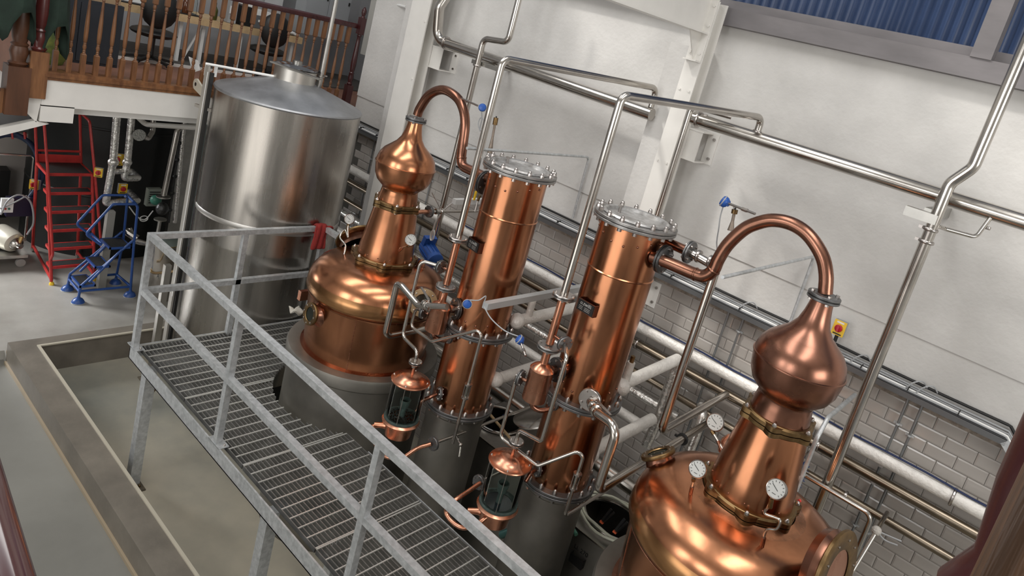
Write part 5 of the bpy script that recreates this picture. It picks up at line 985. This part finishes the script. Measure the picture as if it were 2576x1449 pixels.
b = MB(); c = at(486, 160, X=GX - .13); b.add([c + Vector((0, -.06, .07)), c + Vector((0, .05, .04)), c + Vector((.01, .08, -.06)), c + Vector((.01, 0, -.10))], [(0, 1, 2, 3)]); o = b.build('paper_note', WHITEP, smooth=False); tag(o, 'white paper note stuck between two gallery balusters', 'paper'); o.modifiers.new('s', 'SOLIDIFY').thickness = .002
t = thing('monitor', 'dark monitor on the desk behind the balusters', 'monitor', (-9.5, 3.75, 3.84)); b = MB(); b.box((-9.5, 3.72, 4.08), (.03, .40, .30), Matrix.Rotation(.5, 3, 'Z')); b.build('screen', BLACK, t, smooth=False); MB().cyl((-9.5, 3.72, 3.84), (-9.5, 3.72, 4.0), .02, 10).build('stand', BLACK, t)
t = thing('computer_case', 'white computer case at the left end of the desk', 'computer', (-9.5, 3.3, 3.84)); b = MB(); b.bb((-9.7, 3.36, 3.84), (-9.3, 3.56, 4.3)); b.build('case', WHITEP, t, smooth=False)
def cab(y0, y1, z0, z1, lab, doors, m=None, x=-9.4):
    t = thing('electrical_cabinet', lab, 'cabinet', (x, (y0 + y1) / 2, z0), 'electrical cabinets on the gallery wall'); m = m or mat('cabinet_grey', (.32, .335, .35), .45); b = MB(); b.bb((x - .25, y0, z0), (x, y1, z1)); b.build('enclosure', m, t, smooth=False)
    w_ = (y1 - y0) / doors
    for k in range(doors): b = MB(); b.bb((x, y0 + k * w_ + .006, z0 + .006), (x + .012, y0 + (k + 1) * w_ - .006, z1 - .006)); d = b.build('door', m, t, smooth=False); MB().box((x + .02, y0 + (k + 1) * w_ - .04, (z0 + z1) / 2), (.012, .02, .05)).build('latch', BLACK, d)
    return t
cab(5.72, 6.46, 3.86, 5.0, 'grey two door electrical cabinet behind the handrail', 2); cab(6.62, 7.1, 3.76, 5.0, 'cream electrical cabinet nearest the wall end', 1, mat('cabinet_cream', (.55, .54, .50), .5), -8.9)
for k in range(3): b = MB(); b.tube(spline([(-8.9, 6.70 + k * .05, 3.76), (-8.88, 6.72 + k * .05, 3.6), (-8.86, 6.80 + k * .05, 3.45), (-8.86, 6.86 + k * .04, 3.22)], 4), .012, 8); tag(b.build('cable', BLACK), ('left', 'middle', 'right')[k] + ' one of three black cables hanging below the cream electrical cabinet', 'cable', 'cables below the cream cabinet')
b = MB(); b.bb((-10.3, 5.60, GF + .02), (-10.05, 5.75, 8.5)); struct('trim_5', b, mat('pale_pillar', (.55, .56, .57), .6), smooth=False)
b = MB(); p = at(1010, 22, Y=6.0); b.cyl(at(925, -8, Y=5.75), at(1022, 18, Y=5.52), .018, 10); tag(b.build('pipe', WHITEP), 'white tube entering the wall above the far newel post', 'pipe')
# ------------------------------------------------------------------ below the gallery
BX, BY = -11.45, 4.25; t = thing('dark_vat', 'large black round vat standing under the gallery', 'tank', (BX, BY, 0)); b = MB(); b.lathe([(1.05, 0), (1.05, 2.78), (1.0, 2.79)], (BX, BY, 0), n=80); b.build('vat_wall', BLACKT, t)
for z in (.9, 1.9): MB().lathe([(1.05, z), (1.056, z + .01), (1.056, z + .03), (1.05, z + .04)], (BX, BY, 0), n=80, cap=False).build('hoop', BLACKT, t)
b = MB(); b.bb((-10.8, 5.12, 0), (-10.7, WY, 2.8)); struct('wall_pale', b, mat('pale_blue_wall', (.42, .50, .50), .6), smooth=False)
FXP = -9.55
def F(x, y, X=FXP): return at(x, y, X=X)
t = run('left foil wrapped riser with a cross link under the gallery', [F(296, 270), F(285, 405), F(266, 512), F(300, 508), F(346, 505)], .045, FOIL, .03); MB().sphere(F(285, 408), .065, 16, 10).build('valve_lagging', FOIL, t); MB().cyl(F(278, 432), F(330, 430), .036, 14).build('cross_link', FOIL, t)
t = run('right foil wrapped riser with an elbow under the gallery', [F(333, 275), F(321, 405), F(312, 448), F(348, 448), F(330, 432, -9.9)], .043, FOIL, .03); MB().sphere(F(320, 408), .058, 16, 10).build('valve_lagging', FOIL, t); MB().cyl(F(346, 505), F(325, 482, -9.95), .04, 14).build('elbow', FOIL, t)
run('pale grey plastic pipe crossing under the gallery', [F(330, 278, -9.3), F(366, 313, -9.3), F(505, 322, -8.4)], .032, mat('pvc_grey', (.55, .53, .49), .45), .05)
t = run('bent steel pipe with its open end wrapped in film under the gallery', [F(388, 270, -9.6), F(384, 330, -9.6), F(372, 350, -9.5), F(352, 340, -9.45)], .034, STEEL, .06); MB().cyl(F(352, 340, -9.45), F(350, 340, -9.40), .075, 24).build('wrapped_end', mat('plastic_film', (.22, .22, .20), .2, .3, bump=1, bscale=40), t)
t = run('steel pipe bending down to a black wrapped valve under the gallery', [F(500, 316, -8.6), F(448, 320, -8.9), F(412, 492, -8.9)], .034, STEEL, .10); pv = F(408, 525, -8.9); MB().lathe([(.085, 0), (.085, .012)], F(411, 496, -8.9), n=24).build('pipe_flange', STEELB, t); MB().sphere(pv, .075, 16, 12, (1, 1, 1.15)).build('black_wrapping', mat('black_bag', (.012, .012, .012), .35, 0, .6, bump=1, bscale=30), t); MB().lathe([(.075, 0), (.075, .014)], F(403, 553, -8.9), n=24).build('pipe_flange', DSTEEL, t); MB().cyl(F(402, 556, -8.9), F(397, 585, -8.9), .022, 12).build('outlet_pipe', STEELB, t)
b = MB(); e = F(455, 300, -9.9); b.cyl(F(466, 285, -9.9), F(440, 560, -9.9), .028, 12); tag(b.build('foil_pipe', FOIL), 'thin foil wrapped pipe on the pale wall left of the steel tank', 'pipe')
b = MB(); b.cyl(F(455, 330, -9.6), F(425, 560, -9.6), .012, 8)
for k in range(5): b.sphere(F(452 - k * 6, 360 + k * 42, -9.6), .03, 8, 6)
tag(b.build('black_chain', BLACK, kind='stuff'), 'black cable with tied knots hanging left of the steel tank', 'cable', None, 'stuff')
b = MB(); c1_, c2_ = F(480, 285, -10.2), F(430, 600, -10.2); b.bb((-10.2, c1_.y - .12, 0), (-10.1, c1_.y + .10, 2.8)); tag(b.build('metal_post', STEELB, smooth=False), 'wide pale metal post against the wall left of the steel tank', 'post')
isolator('yellow isolator seen from the side, between the foil risers', F(303, 400, -9.75), (.3, .95, 0), (.55, -.8, 0), .14, False); isolator('yellow isolator with red knob under the foil risers', F(306, 472, -9.72), (0, 1, 0), (1, 0, 0), .12); isolator('yellow isolator seen from the side, right of the red steps', F(250, 432, -9.75), (.5, .8, 0), (.8, -.5, 0), .11, False); isolator('yellow isolator seen from the side, left of the red steps', F(92, 463, -10.6), (.6, .7, 0), (.6, -.8, 0), .12, False)
t = thing('circulation_pump', 'green pump head in front of a grey louvred box, left of the steel tank', 'pump', F(385, 498, -9.2)); MB().sphere(F(392, 503, -9.15), .07, 16, 10).build('pump_head', mat('green_paint', (.03, .16, .11), .4), t); c = F(385, 495, -9.3); MB().box(c, (.08, .17, .24)).build('louvred_box', mat('box_greygreen', (.20, .22, .19), .5), t); 
for k in range(6): MB().box(c + Vector((.042, 0, .08 - k * .03)), (.008, .13, .012)).build('slat', BLACK, t)
b = MB(); q = F(275, 560, -9.5); b.bb((-9.55, q.y - .045, 0), (-9.46, q.y + .045, 1.1)); tag(b.build('support_upright', mat('leg_grey', (.32, .31, .28), .5), smooth=False), 'pale grey square upright below the foil pipes behind the blue steps', 'post'); 
b = MB(); b.cyl(F(315, 580, -9.5), F(345, 600, -9.4), .05, 16); b.tube(spline([F(325, 575, -9.5), F(340, 605, -9.4), F(365, 612, -9.3)], 4), .035, 12); b.tube(spline([F(345, 605, -9.3), F(370, 612, -9.2)], 2), .03, 10); tag(b.build('bent_outlet_pipe', STEEL, kind='stuff'), 'dented steel outlet elbow low behind the blue steps', 'pipe', None, 'stuff')
b = MB(); b.tube(spline([F(325, 520, -9.6), F(345, 545, -9.6), F(365, 552, -9.6), F(385, 530, -9.6)], 5), .008, 8); b.tube([F(362, 550, -9.6) + Vector((0, .05 * math.cos(k * PI / 8), .04 * math.sin(k * PI / 8))) for k in range(17)], .007, 6); tag(b.build('cable', WHITEP), 'pale looped cable hanging behind the blue steps', 'cable')
# steel cooking pot with glass lid
pc = Vector((-9.05, 4.14, 0)); t = thing('mixing_vessel', 'round steel vessel with a clear domed lid behind the corner rail post', 'vessel', pc); b = MB(); b.lathe([(.18, .0), (.19, .02), (.19, .80), (.20, .81)], pc, n=40); b.build('vessel_body', STEEL, t); b = MB(); b.lathe([(.20, .81), (.205, .82), (.17, .86), (.08, .89), (1e-5, .895)], pc, n=40); b.build('glass_lid', mat('lid_glass', (.20, .24, .22), .12, .2, .8), t); b = MB(); b.tube([pc + Vector((.20 * math.cos(k * PI / 16), .20 * math.sin(k * PI / 16), .815)) for k in range(33)], .008, 6, False); b.build('lid_rim', BRASSL, t)
b = MB(); a_ = at(378, 672, Y=3.95); b.tube(spline([at(375, 672, Y=3.9), at(385, 686, Y=3.9), at(410, 686, Y=3.9), at(440, 682, Y=3.9)], 4), .018, 10); b.build('side_pipe', BRASSL, t); text('A', .10, at(397, 700, Y=3.92), (1, 0, 0), (0, 0, 1), BLACK, t)
b = MB(); q0, q1 = at(422, 668, Y=3.2), at(398, 820, Y=3.2); b.bb((q1.x - .03, 3.17, ZC), (q1.x + .03, 3.23, at(421, 665, Y=3.2).z)); t = tag(b.build('steel_upright', mat('satin_steel', (.60, .58, .54), .38, 1), smooth=False), 'square steel upright standing on the kerb behind the corner rail post', 'post'); b = MB(); b.bb((q1.x - .09, 3.11, ZC), (q1.x + .09, 3.29, ZC + .012)); b.build('foot_plate', mat('rusty_plate', (.16, .13, .09), .7, .3, var=.6, vscale=40), t)
# hose coil
t = thing('hose_coil', 'dark blue hose coiled on red wall hooks at the left edge', 'hose', Vector((-10.9, 2.85, 1.2))); hb = mat('blue_hose', (.012, .03, .075), .4)
for k, (dx, r0_, r1_) in enumerate(((0, 1, 1), (.05, 1.08, 1.02), (.1, .95, 1.07))):
    b = MB(); b.tube([F(25 + 78 * r0_ * math.cos(a) - 10 * math.sin(a) * .3, 425 - 85 * r1_ * math.sin(a), -10.85 + dx) for a in [-.9 + i * .2 for i in range(22)]], .026, 10); b.build('hose_loop', hb, t)
for x_ in (30, 61): b = MB(); b.tube([F(x_ + 2, 350, -10.7), F(x_, 334, -10.72), F(x_ + 3, 334, -10.9), F(x_ + 5, 345, -10.9)], .012, 8); b.build('red_hook', REDP, t)
q = F(30, 415, -12.5); b2 = MB(); b2.box(q, (.12, .85, 1.05)); tag(b2.build('pale_panel', mat('pale_panel', (.50, .46, .43), .5), smooth=False), 'pale rounded panel on the wall behind the blue hose', 'panel')
b = MB(); b.bb((-12.56, 2.2, 0), (-12.2, 3.2, .75)); tag(b.build('dark_cabinet', BLACK, smooth=False), 'dark plinth below the pale panel at the left edge', 'cabinet')
# pump on trolley
t = thing('pump_trolley', 'steel trolley on small wheels carrying a pump, at the left edge', 'trolley', (-10.5, 2.85, 0)); b = MB(); b.bb((-10.85, 2.45, .15), (-10.30, 2.98, .19)); b.build('deck', STEELB, t, smooth=False)
for x, y in ((-10.36, 2.92), (-10.36, 2.62), (-10.8, 2.92)): b = MB(); b.cyl((x - .02, y, .06), (x + .02, y, .06), .055, 16); b.build('castor', mat('castor_grey', (.30, .28, .26), .6), t)
b = MB(); h0 = at(62, 610, X=-10.8); b.tube(fillet([(-10.8, h0.y, .19), (-10.8, h0.y, 1.42), (-10.8, h0.y - .6, 1.44)], .04), .015, 8); b.build('push_handle', STEEL, t)
t = thing('pump', 'cream motor pump with a brass coloured nozzle on the trolley', 'pump', (-10.55, 2.80, .19)); c = Vector((-10.62, 2.76, .36)); ax = Vector((.85, .35, -.12)).normalized(); b = MB(); b.lathe([(.10, -.02), (.14, .0), (.145, .20), (.13, .28), (.10, .30)], c - ax * .05, ax, 32); b.build('motor_shell', mat('cream_enamel', (.58, .55, .46), .35, .2), t); b = MB(); b.lathe([(.085, .30), (.075, .34), (.04, .37), (.035, .40)], c - ax * .05, ax, 24); b.build('nozzle', STEEL, t); b = MB(); e = c + ax * .30; b.cyl(e, e + Vector((0, .03, .12)), .025, 14); b.build('outlet', BRASSL, t)
for s in (-1, 1): b = MB(); b.bb((-10.6 + s * .08 - .02, 2.72, .19), (-10.6 + s * .08 + .02, 2.88, .26)); b.build('foot', BLACK, t, smooth=False)
t = thing('control_box', 'small white control box with red and green buttons above the pump', 'switch', F(17, 516, -10.6)); c = F(17, 516, -10.6); MB().box(c, (.06, .13, .19)).build('housing', WHITEP, t); MB().cyl(c + Vector((.03, -.02, -.04)), c + Vector((.04, -.02, -.04)), .014, 12).build('red_button', REDP, t); MB().cyl(c + Vector((.03, .02, -.04)), c + Vector((.04, .02, -.04)), .014, 12).build('green_button', mat('green_paint', (.03, .16, .11), .4), t)
b = MB(); c2_ = F(45, 515, -10.7); b.box(c2_ + Vector((0, .02, -.02)), (.10, .30, .26)); tag(b.build('black_box', mat('navy_box', (.010, .008, .03), .35), smooth=False), 'dark blue black box behind the small white control box', 'box')
b = MB(); b.tube(spline([F(2, 540, -10.5), F(20, 505, -10.5), F(50, 490, -10.5), F(78, 510, -10.5), F(84, 560, -10.5), F(68, 590, -10.5)], 5), .012, 8); b.tube(spline([F(0, 525, -10.52), F(35, 510, -10.52), F(68, 492, -10.52)], 4), .010, 8); tag(b.build('pump_cable', GREYP), 'grey cable looping over the pump trolley', 'cable')
# ------------------------------------------------------------------ red warehouse steps
t = thing('red_steps', 'tall red tubular warehouse steps with six dark treads', 'steps', (-9.75, 3.3, 0)); RT = .019
fl = lambda z: Vector((-9.72 - .055 * z, 3.10 - .105 * z, z)); W_ = .50; U = Vector((-.04, 1, 0)).normalized(); D = Vector((-1, .03, 0)); 
for s in (0, 1):
    b = MB(); b.tube([fl(.05) + U * W_ * s, fl(1.5) + U * W_ * s], RT, 10); b.build('front_upright', REDP, t)
    b = MB(); p = fl(.45) + U * W_ * s + Vector((.0, -.0, 0)); dd = Vector((.14, (.05 if s else -.01), 0)); b.tube(fillet([fl(.35) + U * W_ * s, fl(.48) + U * W_ * s + dd, fl(1.55) + U * W_ * s + dd * .3, fl(2.18) + U * W_ * s + D * .06, fl(2.20) + U * W_ * s + D * .46, fl(1.5) + U * W_ * s + D * .46], .06), RT * .85, 8); b.build('handrail', REDP, t)
    b = MB(); b.tube([fl(1.5) + U * W_ * s + D * .46, Vector((-10.84 + .34 * s, 3.18 + .44 * s, .06))], RT, 8); b.build('rear_upright', REDP, t)
    b = MB(); b.tube([fl(.08) + U * W_ * s, Vector((-10.84 + .34 * s, 3.18 + .44 * s, .10))], RT, 8); b.build('bottom_rail', REDP, t)
    MB().lathe([(.028, 0), (.030, .02), (.018, .04)], fl(0) + U * W_ * s, n=12).build('yellow_foot', YEL, t)
    for e_ in (Vector((-10.84 + .34 * s, 3.18 + .44 * s, .05)), Vector((-9.95, 3.14 + .5 * s, .05))): b = MB(); b.cyl(e_ + Vector((0, -.012, 0)), e_ + Vector((0, .012, 0)), .045, 14); b.build('castor', STEELB, t)
for k in range(6):
    z = .25 * (k + 1); p = fl(z); dep = .17 if k < 5 else .46; b = MB()
    c = p + U * W_ / 2 + D * dep / 2; R = Matrix((D, U, Vector((0, 0, 1)))).transposed(); 
    for dd, ww, w2 in ((D * .0, .02, W_), (D * dep, .02, W_)): b.box(p + U * W_ / 2 + dd - Vector((0, 0, .012)), (ww, w2, .035), R)
    b.box(c - U * W_ / 2 - Vector((0, 0, .012)), (dep, .02, .035), R); b.box(c + U * W_ / 2 - Vector((0, 0, .012)), (dep, .02, .035), R); o = b.build('tread', REDP, t, smooth=False)
    b = MB(); b.box(c, (dep - .03, W_ - .04, .012), R); b.build('anti_slip_pad', mat('worn_black', (.035, .033, .03), .6, var=.6, vscale=60, col2=(.012, .012, .012)), o, smooth=False)
b = MB(); z_ = fl(2.20) + D * .46; b.tube([z_, z_ + U * W_], RT * .85, 8); b.tube([fl(1.66) + D * .46, fl(1.66) + D * .46 + U * W_], RT * .85, 8); b.box(fl(1.56) + D * .46 + U * W_ / 2, (.01, W_, .10)); b.build('back_guard', REDP, t, kind='stuff')
# ------------------------------------------------------------------ blue steps with dome feet
t = thing('blue_steps', 'small blue tubular steps with three treads and dome feet', 'steps', (-9.3, 3.5, 0)); r_ = .016
FT = {'fl': Vector((-9.52, 3.22, 0)), 'fr': Vector((-9.13, 3.22, 0)), 'bl': Vector((-9.58, 3.80, 0)), 'br': Vector((-9.16, 3.83, 0))}
for k_, p in FT.items(): b = MB(); b.lathe([(.070, .0), (.074, .012), (.066, .03), (.050, .055), (.022, .07), (.018, .09)], p, n=24); o = b.build('dome_foot', BLUEP, t); MB().lathe([(.076, .0), (.078, .006), (.07, .012)], p, n=24).build('foot_ring', GREYP, o)
xl, xr = -9.42, -9.08
def Tb(name, pts, rb=.05): b = MB(); b.tube(fillet(pts, rb), r_, 10); b.build(name, BLUEP, t)
for s, k1, k2 in ((xl, 'fl', 'bl'), (xr, 'fr', 'br')):
    Tb('side_tube', [FT[k1] + Vector((0, 0, .08)), Vector((FT[k1].x + .02, 3.22, .24)), Vector((s, 3.72, .82)), Vector((s, 3.74, .84))])
    Tb('rear_leg', [FT[k2] + Vector((0, 0, .08)), Vector((s, 3.76, .75)), Vector((s, 3.74, 1.32)), Vector((s + (.08 if s == xl else -.04), 3.68, 1.36))]); Tb('base_tube', [FT[k1] + Vector((0, 0, .16)), FT[k2] + Vector((0, 0, .14))])
    Tb('hand_loop', [Vector((s, 3.38, .80)), Vector((s - .02, 3.20, .95)), Vector((s - .0, 3.45, 1.35)), Vector((s + .04, 3.70, 1.36))]); Tb('brace', [Vector((s, 3.30, .30)), Vector((s, 3.62, .72))])
Tb('cross_tube', [Vector((xl, 3.72, 1.36)), Vector((xr, 3.72, 1.34))]); Tb('cross_tube', [FT['bl'] + Vector((0, 0, .14)), FT['br'] + Vector((0, 0, .14))]); Tb('cross_tube', [FT['fl'] + Vector((0, 0, .16)), FT['fr'] + Vector((0, 0, .16))]); Tb('cross_tube', [Vector((xl, 3.38, .82)), Vector((xr, 3.38, .82))])
for z, y0_, y1_ in ((.25, 3.20, 3.38), (.50, 3.34, 3.52), (.75, 3.48, 3.74)):
    b = MB(); b.bb((xl, y0_, z - .02), (xr, y0_ + .018, z + .006)); b.bb((xl, y1_ - .018, z - .02), (xr, y1_, z + .006)); b.bb((xl, y0_, z - .02), (xl + .018, y1_, z + .006)); b.bb((xr - .018, y0_, z - .02), (xr, y1_, z + .006)); o = b.build('tread', BLUEP, t, smooth=False); MB().bb((xl + .018, y0_ + .018, z - .006), (xr - .018, y1_ - .018, z + .004)).build('anti_slip_pad', mat('worn_black', (.035, .033, .03), .6), o, smooth=False)
# ------------------------------------------------------------------ things on the pit floor under the grating
b = MB()
for k, (cx, cy, r_0) in enumerate([(at(x_, y_, Z=ZP).x, at(x_, y_, Z=ZP).y, q_) for x_, y_, q_ in ((520, 960, .26), (525, 965, .23), (590, 1075, .2))]): b.tube([Vector((cx + r_0 * math.cos(a), cy + r_0 * 1.1 * math.sin(a), ZP + .02 + k * .015)) for a in [i * .3 for i in range(20)]], .016, 8)
tag(b.build('blue_hose', mat('bright_blue_hose', (.02, .08, .30), .35), kind='stuff'), 'bright blue hose lying in loops on the pit floor under the grating', 'hose', None, 'stuff')
# ------------------------------------------------------------------ camera landing: handrail and newel at the frame's corners
b = MB(); b.bb((-2.5, -3.9, 3.04), (1.6, .18, 3.24)); struct('floor_landing', b, DWOOD, smooth=False)
t = thing('landing_rail', 'polished dark red handrail with a gilt line, at the lower left corner', 'handrail', (-.9, .25, 4.0)); ra, rb_ = at(-78, 1140, Z=4.05), at(16, 1500, Z=4.05); d = (rb_ - ra).normalized(); ra = ra - d * .6; rb_ = rb_ + d * .8
sd = d.cross(Vector((0, 0, 1))); b = MB(); b.bar(ra - Vector((0, 0, .02)) , rb_ - Vector((0, 0, .02)), .05, .03); b.build('lower_moulding', MAHOG, t); b = MB(); b.tube([ra, rb_], .026, 16); b.build('grip', mat('polished_mahogany', (.06, .02, .02), .12, 0, .8), t)
nx = at(2592, 1330, Y=.62); nx.x += .012; t = thing('newel_post', 'close dark red turned newel post at the lower right corner', 'post', (nx.x, .62, 3.24), 'turned stair newels')
b = MB(); b.bb((nx.x - .05, .57, 3.24), (nx.x + .05, .67, 4.16)); b.build('square_base', MAHOG, t, smooth=False)
b = MB(); b.lathe([(r_, 4.16 + dz) for r_, dz in ((.036, 0), (.048, .02), (.040, .035), (.046, .05), (.052, .10), (.050, .14), (.036, .175), (.046, .19), (.050, .20), (.044, .212), (.052, .225), (.046, .24), (.038, .26), (.044, .32), (.046, .42), (.040, .6), (.034, .75))], (nx.x, .62, 0), n=40); b.build('turned_shaft', MAHOG, t)
b = MB(); pp = at(2466, 1449, Y=.42); b.bb((pp.x, .42, 3.24), (pp.x + .09, .50, 4.62)); tag(b.build('worn_post', mat('worn_wood', (.15, .075, .035), .45, var=.7, vscale=60, stretch=(1, 1, .05), bump=.6, bscale=70), smooth=False), 'worn brown square post just behind the close newel post', 'post')
b = MB(); b.bb((-.2, .18, 3.04), (1.6, .75, 3.24)); struct('trim_6', b, DWOOD, smooth=False)

# small things by the walkway
c = at(382, 982, Y=2.72); t = thing('drain_valve', 'small rusty brass valve on a stub pipe beside the first walkway leg', 'valve', c); MB().cyl(Vector((-5.72, 2.68, c.z)), c, .012, 10).build('stub_pipe', mat('rusty_steel', (.35, .29, .24), .5, .7), t)
b = MB(); b.lathe([(.022, -.03), (.028, -.02), (.028, .02), (.022, .03)], c, (.4, .2, 1), 10); b.cyl(c + Vector((.01, 0, .02)), c + Vector((.04, 0, .05)), .012, 8); b.build('valve_body', BRASS, t)
c = at(748, 783, Y=3.98); b = MB(); vs = []
for i in range(7):
    for j in range(7): x_, y_ = (i - 3) / 3 * .055, (j - 3) / 3 * .06; vs.append((c.x + x_ - .02, c.y + y_, c.z + .03 * math.cos(i * 1.1) * math.cos(j * .9) + .012 * math.sin(i * j)))
b.add(vs, [(i * 7 + j, i * 7 + j + 1, i * 7 + j + 8, i * 7 + j + 7) for i in range(6) for j in range(6)]); o = b.build('crumpled_cloth', mat('white_cloth', (.6, .57, .5), .9)); tag(o, 'crumpled white cloth on the steel rim left of the middle still', 'cloth'); o.modifiers.new('s', 'SOLIDIFY').thickness = .008; o.location = Vector((.0, 0, 0))
